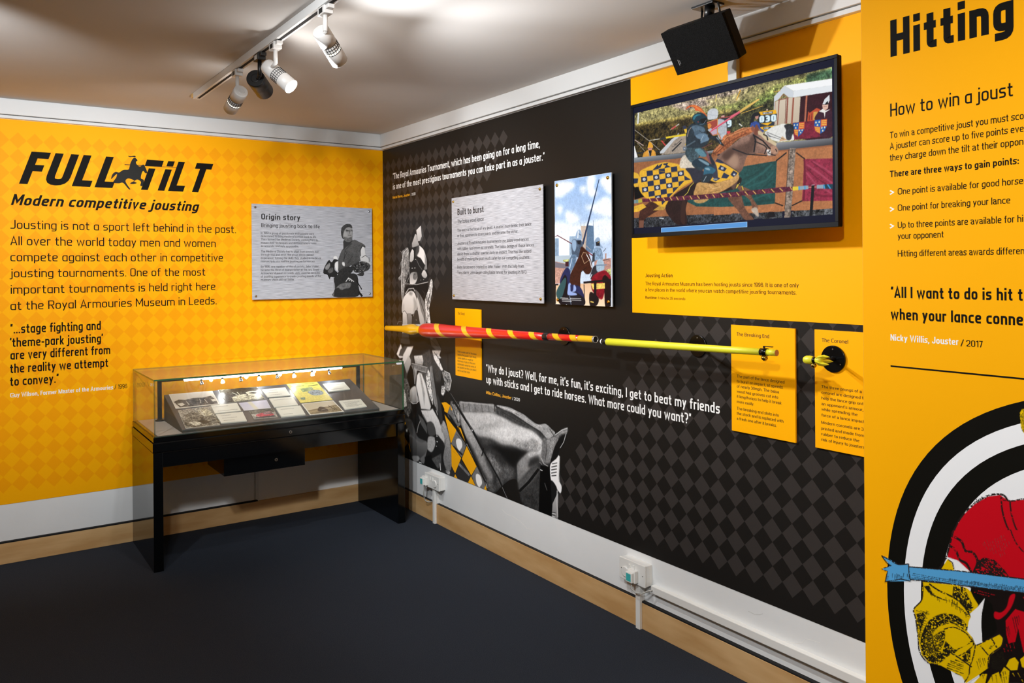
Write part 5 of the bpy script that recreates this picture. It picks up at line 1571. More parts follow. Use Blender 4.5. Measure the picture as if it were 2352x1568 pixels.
# checked horse cloth
sc_.frame(1450, 340, 7.467)
cloth = [(150, 400), (250, 340), (400, 280), (540, 246), (680, 250), (840, 290), (860, 340), (930, 350), (990, 420), (1050, 560), (960, 620), (840, 700), (740, 780), (690, 830), (640, 900), (575, 1005), (480, 990), (420, 950), (330, 900), (230, 840), (150, 740), (128, 640), (140, 500)]
sc_.draw('~e8b235:.06 '+' '.join('%g,%g' % p for p in cloth))
sm_ = smoothp(cloth)
def cell(i, j):
    def c(a, b): return (158+104*a+8*b+(3 if a > 5 else 0)*(a-5), 412-17*a+88*b)
    return [c(i, j), c(i+1, j), c(i+1, j+1), c(i, j+1)]
def isect(poly, sub):
    return clip(poly, -1e9, 1e9, -1e9, 1e9) if all(inside(p, sub) for p in poly) else None
for i in range(0, 9):
    for j in range(-1, 7):
        if (i+j) % 2:
            c = cell(i, j); k = sum(inside(p, sm_) for p in c)
            if k < 3: continue
            if k == 3: c = [p for p in c if inside(p, sm_)]
            sc_.draw('28304a '+' '.join('%g,%g' % p for p in c))
            if k == 4 and i % 2 == 0 and j % 2 == 1:
                mx_ = sum(p[0] for p in c)/4; my_ = sum(p[1] for p in c)/4
                sc_.draw('~d4d8de %g,%g %g,%g %g,%g %g,%g %g,%g' % tuple(v for a in range(5) for v in (mx_+28*math.cos(a*1.257-1.57), my_+28*math.sin(a*1.257-1.57))))
                sc_.draw('6a7488 w12 %g,%g %g,%g' % (mx_-6, my_, mx_+6, my_))
sc_.draw("""b88820 w7 200,380 420,380 640,420 860,400
b88820 w6 200,600 240,630 230,700
c89a2a w8 800,700 900,640 1040,575
28304a 440,330 500,280 540,262 500,340 450,350
28304a 545,270 640,250 610,300 560,300
e8b235 500,350 560,290 600,300 540,350""")
sc_.draw(TVPIC3); sc_.build('screen_picture', SCREEN, scr)
sc_ = Art(P, .0006, None); sc_.frame(1440, 110, 3.484)
sc_.draw("""5b98d8 276,1441 962,1392 962,1431 276,1476
a8cef2 w3 276,1441 962,1392 962,1431 276,1476 276,1441""")
sc_.build('progress_bar', SCREEN, scr)
# white trunking above the television
a = on(0, -.006, 1678, 170); b = on(0, -.006, 1698, 170)
MB().box((-.022, a[1], z1-.12), (-.0032, b[1], 2.412)).build('cable_trunking', GREYPL, bevel=.0015, label='short white vertical cable trunking above the television', cat='cable trunking')
# ------------------------------------------------------------------ hanging speaker
sc0 = Vector((-.205, -2.975, 2.283)); dn = Vector((.085, 0, -.140)).normalized(); yv = Vector((0, -1, 0)); nx = Vector((-.855, 0, -.515)).normalized()
dn = yv.cross(nx).normalized(); dn = dn if dn.z < 0 else -dn
hgt, wid, dep = .168, .292, .080
sp = thing('loudspeaker', 'black box loudspeaker hanging tilted from the ceiling above the television', 'speaker', sc0)
def pbox(mb, o, a, b, c): # box spanned by three vectors
    vs = [o+a*i+b*j+c*k for i in (0, 1) for j in (0, 1) for k in (0, 1)]
    return mb.add(vs, [(0, 1, 3, 2), (4, 6, 7, 5), (0, 4, 5, 1), (2, 3, 7, 6), (0, 2, 6, 4), (1, 5, 7, 3)])
up_ = -dn; A0 = sc0
mb = MB(); vs = []
for k, (ins, d) in enumerate(((0, -.012), (0, -.05), (.028, -dep))):
    for (a_, b_) in ((0, 0), (1, 0), (1, 1), (0, 1)):
        vs.append(A0+yv*(ins+(wid-2*ins)*a_)+up_*(ins*.7+(hgt-1.4*ins)*b_)+nx*d)
fs = [(0, 1, 2, 3), (8, 11, 10, 9)]
for k in (0, 4):
    for i in range(4): fs.append((k+i, k+4+i, k+4+(i+1) % 4, k+(i+1) % 4))
mb.add(vs, fs).build('cabinet', mat('speaker_cabinet', '070708', .6, spec=.2), sp, bevel=.003)
GR = mat('speaker_grille', '080808', .9, spec=.1, mix='1c1c1c', mscale=260, mamt=.7, bump=.6, bscale=420)
pbox(MB(), A0-yv*0+nx*-.012, yv*wid, up_*hgt, nx*.012).build('front_grille', GR, sp, bevel=.002)
lg = A0+yv*.03+up_*.035+nx*.0006
mb = MB(); pbox(mb, lg, yv*.004, up_*.022, nx*.0006); pbox(mb, lg+yv*.007+up_*.004, yv*.003, up_*.014, nx*.0006); mb.build('badge', mat('badge_grey', '6a6a6a', .4), sp)
tc_ = A0+yv*wid*.55+up_*hgt*.8-nx*.02
pl_ = on(2, H-.004, 1640, 42); pz = Vector((-.235, -3.17, 0))
mb = MB().box((-.262, -3.20, H-.008), (-.20, -3.10, H)); mb.build('ceiling_plate', BLACKM, sp, bevel=.001)
mb = MB().cyl((-.23, -3.16, H-.006), (-.225, -3.15, 2.455), .018, 16); mb.lathe((-.225, -3.15, 2.465), (-.21, -3.14, 2.425), [(0, .012), (.3, .022), (.7, .022), (1, .014)], 16)
mb.build('swivel_arm', BLACKM, sp)
for s_ in (-.05, .05): MB().tube([(-.23+s_*.3, -3.16+s_, H-.008), (-.215, -3.15+s_*.9, 2.45), (-.17, -3.14+s_*.8, 2.425)], .004).build('bracket_strut', BLACKM, sp)
# ------------------------------------------------------------------ lances and their wall mounts
def pt_axis(A, B, x):
    lo, hi = -.3, 1.3
    for _ in range(40):
        m = (lo+hi)/2
        if proj(A+(B-A)*m)[0] < x: lo = m
        else: hi = m
    return (lo+hi)/2
def prof(A, B, rows):
    out = []
    for x, d in rows:
        t = pt_axis(A, B, x); p = A+(B-A)*t; out.append((t, d/2*depth(p)/F))
    return out
REDP = mat('red_gloss_paint', 'd8241a', .28, coat=.4); YELP = mat('yellow_gloss_paint', 'eeb818', .3, coat=.3); TAPE = mat('black_tape', '101010', .4)
A = on(0, -.105, 887, 753); B = on(0, -.15, 1367, 779.3)
st = thing('lance_stock', 'red lance stock with a yellow spiral stripe and yellow hand grip', 'lance', A)
MB().lathe(A, B, prof(A, B, [(887, 8), (888, 11), (905, 12.5), (925, 15), (936, 20), (944, 24.5), (951, 24.5), (957, 18), (960, 17), (969, 16.5)]), 28).build('hand_grip', YELP, st)
MB().lathe(A, B, prof(A, B, [(968, 13), (971, 13)]), 20).build('grip_collar', mat('dark_red_wood', '4a1810', .5), st)
PB = [(970.5, 20), (972, 26), (975, 30), (980, 33), (990, 33.5), (1003, 33), (1046, 29), (1104, 25.5), (1165, 21.5), (1200, 19.5), (1251, 17)]
def rad_at(t, pf):
    for a, b in zip(pf, pf[1:]):
        if a[0] <= t <= b[0]: return a[1]+(b[1]-a[1])*(t-a[0])/(b[0]-a[0]+1e-9)
    return pf[-1][1]
pf = prof(A, B, PB); pf2 = prof(A, B, [(1262, 17), (1300, 16), (1333, 15)])
MB().lathe(A, B, pf, 36).build('stock_body', REDP, st); MB().lathe(A, B, pf2, 28).build('stock_neck', REDP, st)
MB().lathe(A, B, prof(A, B, [(1250.5, 17), (1252, 18.5), (1261, 18.5), (1262.5, 17)]), 28).build('tape_band', TAPE, st)
MB().lathe(A, B, prof(A, B, [(1331, 15.3), (1333, 15.6), (1364, 15.8), (1366, 16)]), 28).build('yellow_end', YELP, st)
MB().lathe(A, B, prof(A, B, [(1365, 16), (1367, 16.4), (1368.5, 16.4), (1368.5, 13.6), (1366.5, 13.4)]), 28, caps=False).lathe(A, B, prof(A, B, [(1366.4, 14), (1367.4, 14)]), 28, 1).build('end_socket', [mat('socket_rim', 'b8b8b4', .3, metal=.6), DARKLINE], st)
ax = (B-A).normalized(); e1 = Vector((0, 0, 1)); e1 = (e1-ax*e1.dot(ax)).normalized(); e2 = ax.cross(e1)
def spiral(px0s, pff, width_px, slant, name):
    """each visible band: starts at the top at px, slants to the right going down; one continuous helix"""
    mb = MB(); N = 40; lat = []
    ts = [pt_axis(A, B, p) for p in px0s]
    for k in range(len(ts)-1):
        for i in range(N):
            f = i/N; lat.append((ts[k]+(ts[k+1]-ts[k])*f, 2*math.pi*(k+f)))
    lat.append((ts[-1], 2*math.pi*(len(ts)-1)))
    vs = []
    for t, a in lat:
        p0 = A+(B-A)*t; wpx = width_px*depth(p0)/F/(B-A).length*1.25
        for d in (0, wpx/2, wpx):
            tt = t+d; r = rad_at(min(max(tt, pff[0][0]), pff[-1][0]), pff)+.0006; tt = min(max(tt, pff[0][0]), pff[-1][0])
            # angle 0 = top, turning toward the viewer on the way down
            vs.append(A+(B-A)*tt+e1*(r*math.cos(a))+e2*(r*math.sin(a)*slant))
    fs = []
    for i in range(len(lat)-1):
        for j in (0, 1): fs.append((3*i+j, 3*i+j+1, 3*i+4+j, 3*i+3+j))
    mb.add(vs, fs, 0, True).build(name, YELP, st)
SL = 1 if e2.x < 0 else -1
spiral([1000, 1061, 1118, 1166, 1215, 1251], pf, 17, SL, 'spiral_stripe')
spiral([1268, 1309, 1333], pf2, 18, SL, 'spiral_stripe')
A = on(0, -.15, 1382, 784); B = on(0, -.15, 1784, 810.3)
YG = mat('lime_yellow_stain', 'd8d62c', .45, mix='c4bc24', mscale=14, mamt=.5, stretch=(1, .12, 1), bump=.1, bscale=60); ENDW = mat('end_grain', 'b07848', .7)
br = thing('lance_breaking_end', 'lime yellow balsa lance section with a black clamp near its tip', 'lance', A)
MB().lathe(A, B, prof(A, B, [(1381, 9), (1382.5, 12), (1385, 12.5)]), 20).build('peg_tip', mat('peg_white', 'e8e8e8', .4), br)
MB().lathe(A, B, prof(A, B, [(1385, 13), (1396, 13.4)]), 20).build('black_peg', TAPE, br)
MB().lathe(A, B, prof(A, B, [(1395, 13.4), (1395.6, 16.5), (1398, 17.6), (1440, 17.4), (1680, 16.6), (1763, 15.8)]), 30).build('balsa_shaft', YG, br)
MB().lathe(A, B, prof(A, B, [(1762, 14.5), (1784, 15.2)]), 26).lathe(A, B, prof(A, B, [(1784, 14.9), (1784.4, 14.6)]), 26, 1).build('shaft_tip', [YG, ENDW], br)
# mounts
CH = mat('polished_black', '060708', .2, spec=.4)
def mount(cx, cy, rpx, tx, A, B, lab, face=-.0035):
    c = on(0, face, cx, cy); rr = rpx*depth(c)/F
    m = thing('lance_mount', lab, 'wall mount', c, 'round black lance mounts')
    MB().lathe(c, c+Vector((-.006, 0, 0)), [(0, rr), (.8, rr), (1, rr*.97)], 40).build('round_plate', CH, m)
    t = pt_axis(A, B, tx); p = A+(B-A)*t
    MB().lathe(c+Vector((-.006, 0, 0)), p+Vector((.012, 0, 0)), [(0, .009), (.1, .006), (1, .006)], 14).build('support_rod', BLACKM, m)
    for a in (90, 210, 330):
        q = c+Vector((-.006, math.cos(math.radians(a))*rr*.72, math.sin(math.radians(a))*rr*.72)); MB().lathe(q, q+Vector((-.0015, 0, 0)), [(0, .0035), (1, .002)], 10).build('screw', STEEL, m)
    return m, c, p
def ringclamp(m, A, B, x0, x1, dpx):
    MB().lathe(A, B, prof(A, B, [(x0, dpx), (x0+.01, dpx+1.8), (x1-.01, dpx+1.8), (x1, dpx)]), 28, caps=False).build('clamp_ring', CH, m)
SA, SB = on(0, -.105, 887, 753), on(0, -.15, 1367, 779.3)
m1, _, _ = mount(1297, 771, 21, 1297, SA, SB, 'round black wall mount behind the red lance stock')
m2, _, _ = mount(1604, 794, 25.7, 1604, A, B, 'round black wall mount behind the middle of the yellow lance')
m2b = m2; ringclamp(m2, A, B, 1748, 1763, 16.2)
p = A+(B-A)*pt_axis(A, B, 1756)
MB().lathe(p+Vector((0, 0, -.014)), p+Vector((0, 0, -.030)), [(0, .010), (.5, .012), (1, .005)], 16).build('thumb_screw', BRASS, m2)
MB().box(p+Vector((-.004, .004, .019)), p+Vector((.004, -.034, .0215))).box(p+Vector((-.003, .004, .014)), p+Vector((.003, -.001, .02))).build('clamp_plate', BLACKM, m2)
CA = on(0, -.15, 1845, 825.5); CB = on(0, -.15, 1908, 829)
m3, c3, _ = mount(1915, 824, 31, 1876, CA, CB, 'round black wall mount behind the three pronged coronel', -.0112)
ringclamp(m3, CA, CB, 1866, 1875, 13)
p = CA+(CB-CA)*pt_axis(CA, CB, 1869)
MB().lathe(p+Vector((0, 0, -.011)), p+Vector((0, 0, -.026)), [(0, .008), (.5, .010), (1, .004)], 16).build('thumb_screw', BRASS, m3)
cr = thing('lance_coronel', 'small lime green three pronged rubber coronel beside the last label', 'lance tip', CA)
MB().lathe(CA, CB, prof(CA, CB, [(1846, 6), (1848, 14), (1853, 19), (1862, 20), (1867, 16), (1870, 13)]), 26).build('socket_bulb', YG, cr)
mb = MB().lathe(CA, CB, prof(CA, CB, [(1870, 12), (1876, 15), (1882, 20), (1887, 18), (1889, 8)]), 26); mb.build('coronel_hub', YG, cr)
ax = (CB-CA).normalized(); b0 = CA+(CB-CA)*pt_axis(CA, CB, 1880); k_ = depth(b0)/F
for a in (20, 140, 260):
    a = math.radians(a); rdir = e1*math.cos(a)+e2*math.sin(a); td = ax.cross(rdir)
    vs = [b0+rdir*9*k_+td*8*k_-ax*2*k_, b0+rdir*9*k_-td*8*k_-ax*2*k_, b0+rdir*2*k_, b0+ax*16*k_+rdir*13*k_+td*5*k_, b0+ax*16*k_+rdir*13*k_-td*5*k_, b0+ax*12*k_+rdir*3*k_, b0+ax*34*k_+rdir*10*k_]
    MB().add(vs, [(0, 1, 4, 3), (1, 2, 5, 4), (2, 0, 3, 5), (3, 4, 6), (4, 5, 6), (5, 3, 6), (0, 2, 1)]).build('prong', YG, cr, bevel=.0012)
# ------------------------------------------------------------------ ceiling track and its spots
TXX = -1.405
tk = thing('lighting_track', 'long white ceiling lighting track carrying spotlights', 'lighting track', (TXX, -1.6, H-.035))
T0, T1 = -.70, -4.6
mb = MB().box((TXX-.018, T0, H-.033), (TXX+.018, T1, H)); mb.build('track_rail', TRIMW, tk, bevel=.0015)
MB().box((TXX-.006, T0-.04, H-.0345), (TXX+.006, T1, H-.0325)).build('track_slot', DARKLINE, tk)
MB().box((TXX-.0185, T0+.045, H-.02), (TXX+.0185, T0-.001, H)).build('end_cap', mat('end_cap_cream', 'd8b878', .5), tk, bevel=.002)
SHELL = mat('lamp_white', 'cfcdca', .4); SHELLB = mat('lamp_black', '0c0c0d', .45); GRID = mat('vent_dark', '15181a', .6); GLOW = mat('lamp_glow', 'fff6e6', .5, emit=1.3); LENSON = mat('lamp_lens', 'fff8ee', .3, emit=25)
def head(px, py, pyplane, dr, du, df, dia, L, black, lab, lens_on=False, leak=False):
    top = on(0, TXX, px, py); rd = ray(dr, du); rd = rd/rd.dot(fw); r = dia/2; best = None
    for i in range(-300, 301):   # the end point on the mouth's line of sight at the lamp's own length, near or far side
        dd = L*i/300; pnt = CAM+rd*(depth(top)+dd)
        if (dd > 0) == (df > 0):
            e = abs((pnt-top).length-L)
            if best is None or e < best[0]: best = (e, pnt)
    d = (best[1]-top).normalized(); bot = top+d*L
    c = thing('track_spotlight', lab, 'spotlight', (TXX, top.y, H-.034), 'spotlights on the ceiling track')
    sh = SHELLB if black else SHELL
    yc = pyplane
    MB().box((TXX-.017, yc-.03, H-.062), (TXX+.017, yc+.03, H-.034)).box((TXX-.012, yc-.055, H-.05), (TXX+.012, yc-.03, H-.036)).build('track_adapter', sh, c, bevel=.002)
    MB().box((TXX-.0175, yc-.016, H-.058), (TXX+.0175, yc+.016, H-.040)).build('adapter_label', GRID if not black else GREYPL, c)
    j = top+d*.028
    MB().cyl((TXX, yc, H-.06), (TXX, yc, j.z+.0), .0085, 14).tube([(TXX, yc, j.z+.006), j], .008).build('stem', sh, c)
    mid0, mid1 = .40, .64
    MB().lathe(top, bot, [(0, r*.93), (.04, r), (mid0, r)], 32).build('lamp_body', sh, c)
    MB().lathe(top, bot, [(-.012, r*.45), (.002, r*.5)], 24).build('end_cap', sh, c, bevel=.001)
    if not black:
        MB().lathe(top, bot, [(mid0, r*.97), (mid1, r*.97)], 32, caps=False).build('vent_band', SHELL, c)
        g = MB(); ax = d; u = ax.orthogonal().normalized(); v = ax.cross(u)
        for k in range(20):
            a = 2*math.pi*k/20; w_ = .0009
            o = top+u*(r*1.0*math.cos(a))+v*(r*1.0*math.sin(a)); tt = -u*math.sin(a)+v*math.cos(a); n_ = u*math.cos(a)+v*math.sin(a)
            pbox(g, o+ax*L*mid0-tt*w_-n_*.001, ax*L*(mid1-mid0), tt*2*w_, n_*.0013)
        for f in (mid0, mid0+.08, mid0+.16, mid1): g.lathe(top, bot, [(f-.006, r*.98), (f-.006, r*1.012), (f+.006, r*1.012), (f+.006, r*.98)], 32, caps=False)
        g.build('vent_grille', GRID, c)
        if leak: MB().lathe(top, bot, [(mid1-.06, r*.985), (mid1-.015, r*.985)], 32, caps=False).build('light_gap', GLOW, c)
        MB().lathe(top, bot, [(mid1, r), (1, r), (1, r*.88), (.86, r*.84)], 32, caps=False).lathe(top, bot, [(mid1, .001), (mid1, r)], 32, caps=False).build('front_ring', sh, c)
    else:
        MB().lathe(top, bot, [(mid0, r), (1, r), (1, r*.88), (.86, r*.84)], 32, caps=False).build('front_ring', sh, c)
    MB().lathe(top, bot, [(.86, r*.85), (.89, r*.6), (.90, .001)], 32, caps=False).build('lens', LENSON if lens_on else mat('lamp_lens_dim', 'fff0dc', .3, emit=4), c)
    return bot, d
yh = [on(2, H-.05, *p)[1] for p in ((545, 170), (592, 133), (633, 108), (752, 28))]
hb_ = [head(554, 208.5, yh[0], 529, 251, 1, .064, .142, False, 'white spotlight nearest the wall end of the ceiling track', leak=True),
 head(586, 179, yh[1], 607, 209, 1, .078, .14, True, 'black spotlight on the ceiling track'),
 head(612, 150, yh[2], 669, 199, -1, .062, .150, False, 'white spotlight with its bright lens turned toward the room', lens_on=True),
 head(735.8, 69.8, yh[3], 780.5, 141.5, 1, .063, .148, False, 'white spotlight hanging farthest from the corner on the ceiling track', leak=True)]
# spill of the lit vents on the ceiling
for k, e in ((0, .8), (2, 3.2), (3, 1.2)):
    b_, d_ = hb_[k]; l = bpy.data.lights.new('vent_spill', 'POINT'); l.energy = e; l.shadow_soft_size = .02; l.color = (1, .97, .94)
    o = bpy.data.objects.new('vent_spill', l); COL.objects.link(o); o.location = b_+d_*.03
# ------------------------------------------------------------------ display case
X0, X1, Y0, Y1 = -1.612, -.170, -.628, -.030
case = thing('display_case', 'long black museum display case with a glass top in the corner', 'display case', ((X0+X1)/2, (Y0+Y1)/2, 0))
MB().box((X0-.006, Y0, 0), (X0+.042, Y1, .618)).build('side_panel', BLACKW, case, bevel=.0015)
MB().box((X1-.045, Y0, 0), (X1+.004, Y1, .618)).build('side_panel', BLACKW, case, bevel=.0015)
MB().box((X0+.042, Y0+.012, .538), (X1-.045, Y1, .618)).build('apron', BLACKW, case)
MB().box((X0-.008, Y0-.002, .622), (X1+.006, Y1, .668)).build('base_frame', BLACKW, case, bevel=.0015)
MB().box((X0-.004, Y0+.002, .6725), (X1+.002, Y1, .699)).build('top_frame', BLACKW, case, bevel=.0015)
MB().box((X0, Y0+.006, .615), (X1, Y1-.004, .675)).build('inner_core', DARKLINE, case)
DECK = mat('grey_deck', 'a8a4a0', .7)
MB().box((X0+.022, Y0+.022, .694), (X1-.022, Y1-.022, .702)).build('deck', DECK, case)
RIM = mat('deck_rim', '3a4448', .3)
MB().box((X0+.008, Y0+.009, .6985), (X1-.008, Y0+.021, .7025)).build('glazing_rim', RIM, case)
MB().box((-1.245, Y0+.055, .433), (-.785, -.22, .538)).build('drawer_box', BLACKW, case, bevel=.001)
LOCK = mat('lock_ring', 'b8b8b8', .25, metal=1)
for x, y, z in ((-.89, Y0-.002, .646), (-.955, Y0+.055, .487)):
    l = MB().lathe((x, y, z), (x, y-.004, z), [(0, .0095), (1, .0085)], 24).build('lock', LOCK, case)
    MB().lathe((x, y-.004, z), (x, y-.0046, z), [(0, .0048), (1, .0048)], 16).build('keyhole', DARKLINE, l)
EDGE = mat('green_glass_edge', '2f5a3c', .15, emit=0); g = .008; ZT, ZB = 1.0, .699
def pane(a, b, thin, gm=GLASS):
    mb = MB().box(a, b); # faces ordered x0,x1,y0,y1,z0,z1
    for i in range(6): mb.m[i] = 0 if i//2 == thin else 1
    mb.build('glass_pane', [gm, EDGE], case)
pane((X0, Y0, ZT-g), (X1, Y1, ZT), 2, HAZED)  # top pane takes more of the painted reflection haze
pane((X0, Y0, ZB), (X1, Y0+g, ZT-g-.0004), 1); pane((X0, Y1-g, ZB), (X1, Y1, ZT-g-.0004), 1)
pane((X0, Y0+g, ZB), (X0+g, Y1-g, ZT-g-.0004), 0); pane((X1-g, Y0+g, ZB), (X1, Y1-g, ZT-g-.0004), 0)
# light frame inside the case
ly = -.138; lf = thing('case_light_frame', 'black goal shaped frame with a white light tube inside the glass case', 'case lighting', (-.87, ly, .7025))
for x in (-1.489, -.258):
    MB().box((x-.011, ly-.009, .703), (x+.011, ly+.009, .935)).build('post', BLACKM, lf, bevel=.001)
    MB().lathe((x, ly, .7025), (x, ly, .716), [(0, .026), (.4, .024), (.5, .014), (1, .013)], 20).build('post_foot', BLACKM, lf)
MB().box((-1.489, ly-.008, .925), (-.258, ly+.010, .940)).build('crossbar', BLACKM, lf)
TUBE = mat('light_tube', 'eef0ff', .4, emit=7); CLEARL = mat('mini_lamp_metal', 'c8ccd0', .15, metal=1)
MB().lathe((-1.358, ly-.012, .929), (-.374, ly-.012, .929), [(0, .003), (.004, .009), (.996, .009), (1, .003)], 16).build('light_tube', TUBE, lf)
LX = [-1.262, -1.141, -1.033, -.922, -.810, -.702, -.582, -.470]
for i, x in enumerate(LX[:]):
    c = MB().box((x-.006, ly-.026, .919), (x+.006, ly-.002, .926)).cyl((x, ly-.020, .92), (x, ly-.024, .910), .003, 8).build('lamp_clip', mat('clip_green', '2e4038', .4), lf)
    on_ = i in (1, 3, 5, 6)
    MB().lathe((x, ly-.022, .914), (x+.002, ly-.030, .894), [(0, .004), (.3, .009), (.8, .012), (1, .011)], 16).build('mini_lamp', CLEARL if not on_ else mat('mini_lamp_lit', 'fff4dc', .3, emit=14), lf)
    if i % 2:
        l = bpy.data.lights.new('case_lamp', 'POINT'); l.energy = .6; l.shadow_soft_size = .012; l.color = (.95, .97, 1)
        o = bpy.data.objects.new('case_lamp', l); COL.objects.link(o); o.location = (x, ly-.035, .885)
# sloped stand
SX0, SX1 = -1.467, -.322; fy, by, fz, bz_ = -.598, -.150, .7185, .852
GREYB = mat('grey_board', '454b52', .35); GREYS = mat('dark_board_side', '26251f', .6)
vs = [(x, y, z) for x in (SX0, SX1) for y, z in ((fy, .7025), (fy, fz-.006), (by, bz_-.006), (by, .7025))]
st_ = thing('sloped_display_stand', 'dark grey sloped stand inside the glass case holding photographs', 'display stand', ((SX0+SX1)/2, fy, .7025))
MB().add(vs, [(0, 1, 2, 3), (4, 7, 6, 5), (0, 4, 5, 1), (1, 5, 6, 2), (2, 6, 7, 3), (0, 3, 7, 4)]).build('wedge_body', GREYS, st_)
U = Vector((1, 0, 0)); V = Vector((0, by-fy, bz_-fz)).normalized(); SL_ = Slope((SX0, fy, fz), U, V)
LEN = math.hypot(by-fy, bz_-fz)
mb = MB(); pbox(mb, Vector((SX0, fy, fz-.006)), U*(SX1-SX0), V*LEN, SL_.n*.006); mb.build('board_top', GREYB, st_, bevel=.001)
CREAM = mat('caption_card', 'e6e6dc', .5); CARDT = mat('photo_card', 'd8d4c8', .4)
def card(ox, oy, s, pts, th, name, lab, cat, group, art=None, m=None, rows=None, print_lab=None):
    q = [SL_.q(ox+x/s, oy+y/s) for x, y in pts]
    # offset so that the top surface (th above the board) meets the outline in the photograph
    S2 = Slope(SL_.P+SL_.n*th, U, V); q = [S2.q(ox+x/s, oy+y/s) for x, y in pts]
    q = [(min(max(a, .004), SX1-SX0-.004), min(max(b, .003), LEN-.002)) for a, b in q]
    vs = [S2.p3(a, b, -th+.0004) for a, b in q]+[S2.p3(a, b, 0) for a, b in q]
    cx_ = sum(a for a, b in q)/4; cz_ = sum(b for a, b in q)/4
    r = thing(name, lab, cat, S2.p3(cx_, cz_, -th), group)
    mb = MB().add(vs, [(3, 2, 1, 0), (4, 5, 6, 7), (0, 1, 5, 4), (1, 2, 6, 5), (2, 3, 7, 6), (3, 0, 4, 7)]); mb.build('card', m or CREAM, r)
    if art:
        P0, P1, P2, P3 = q
        ar = Raster(S2, .0003, (min(a for a, b in q), max(a for a, b in q), min(b for a, b in q), max(b for a, b in q)), .0016, seed=int(pts[0][0]))
        ar.sc = .005
        ar._px = lambda p: tuple(P0[i]*(1-p[0])*(1-p[1])+P1[i]*p[0]*(1-p[1])+P2[i]*p[0]*p[1]+P3[i]*(1-p[0])*p[1] for i in (0, 1))
        ar.draw(art); ar.build('picture', PRINT2, r)
    if rows:
        ar = Art(S2, .0003, None); P0, P1, P2, P3 = q
        f = lambda x, y: tuple(P0[i]*(1-x)*(1-y)+P1[i]*x*(1-y)+P2[i]*x*y+P3[i]*(1-x)*y for i in (0, 1))
        rnd = random.Random(int(ox+pts[0][0])); 
        for k in range(rows):
            y = .22+.55*k/max(rows-1, 1); L = .35+.45*rnd.random()
            x = .14
            while x < .14+L:
                wd = .03+.05*rnd.random(); a, b, c, d = f(x, y), f(x+wd, y), f(x+wd, y+.035), f(x, y+.035); ar.face([a, b, c, d], (*lin('8c8c88'), 0), False); x += wd+.014
        ar.build('print_lines', PRINT, r, kind='stuff')
PRINT2 = printmat('old_photograph', False, .4)
G_P = 'photographs on the sloped stand'; G_C = 'caption cards on the sloped stand'
s6 = 5.809; s7 = 5.808
A_CROWD = "b9b2a8>d8d2c8:.05 .02,.03 .98,.03 .98,.97 .02,.97\nd0c8bc .02,.03 .98,.03 .98,.35 .02,.5\n4a4640:.9 .03,.55 .15,.42 .3,.48 .5,.4 .7,.44 .9,.36 .96,.6 .97,.95 .1,.95\nd8d2c4 .08,.7 .2,.66 .24,.8 .14,.88\nd8d2c4 .86,.62 .95,.6 .97,.74 .88,.78\ne0dcd0 w.012 .72,.55 .75,.85\ne0dcd0 w.012 .3,.6 .33,.85\ne0dcd0 w.012 .62,.5 .6,.8\n26241f:.5 .4,.55 .5,.5 .52,.8 .42,.82"
A_FALL = "3c3a34:.9 0,0 1,0 1,1 0,1\nb8b49c:.6 .2,.72 .4,.6 .95,.55 1,.9 .2,.98\n~d8d4bc:.2 .62,.4 .78,.3 .98,.38 .92,.62 .72,.66\n~3a3a34 .7,.44 .8,.38 .9,.42 .84,.54\n~c8c4ac:.4 .2,.7 .35,.55 .6,.5 .55,.75 .35,.85\nd8dcc8 w.02 .3,.3 .38,.5\nd8dcc8 w.02 .42,.3 .44,.5"
A_CROWD2 = "98948a:.5 0,0 1,0 1,1 0,1\n~6c685e:.8 .1,.5 .3,.2 .6,.3 .9,.5 1,.9 .1,.95\n~b8b29c:.5 .55,.15 .8,.1 .95,.4 .7,.5\n~c8c4b4:.3 .2,.75 .35,.7 .5,.82 .3,.92\n3a362e:.5 .4,.7 .6,.65 .8,.8 .6,.9\nd0ccc0 .6,.1 .64,.1 .7,.5 .66,.5"
A_RED = "a8a29a:.4 0,0 1,0 1,1 0,1\n5a5850:.6 0,0 1,0 1,.35 0,.4\n~c04858:.5 .15,.65 .35,.4 .7,.35 .9,.7 .5,.9\n~8a6a70:.5 .5,.3 .8,.25 .85,.5 .55,.6\n4a4448:.4 .1,.8 .9,.75 .95,.95 .1,.97"
A_YEL = "dcd460>e8d878:.1 0,0 1,0 1,1 0,1\n4a5a30 w.02 .06,.05 .9,.05\n2a3420 w.035 .1,.14 .14,.2\n2c3830 w.03 .25,.16 .5,.16\n2c3830 w.03 .6,.2 .95,.16\n~8c98a0:.4 .45,.5 .7,.42 .9,.5 .85,.68 .55,.7\n8a9a68:.3 .3,.3 .7,.25 .7,.4 .3,.5\n7c9078:.3 .1,.75 .25,.75 .2,.88 .08,.85"
A_SEP = "c8bca4>d4c8b0 .03,.04 .97,.04 .97,.96 .03,.96\n8c7c60:.2 .03,.62 .97,.38 .97,.96 .03,.96\na89878 .03,.72 .97,.5 .97,.6 .03,.85\n~4a3a28:.4 .3,.75 .38,.5 .48,.42 .58,.55 .6,.8 .45,.86\n4a3a28 w.025 .72,.4 .8,.8\n4a3a28 w.02 .82,.5 .86,.8\nd8d0c0 w.012 .4,.7 .6,.62"
card(280, 790, s6, [(625, 670), (1205, 622), (1305, 800), (718, 862)], .002, 'photograph', 'black and white photograph of a crowd at the upper corner of the sloped stand', 'photograph', G_P, A_CROWD, CARDT)
card(280, 790, s6, [(1280, 608), (1800, 568), (1915, 735), (1395, 780)], .002, 'photograph', 'dark photograph of a fallen figure with a pale round shield', 'photograph', G_P, A_FALL, CARDT)
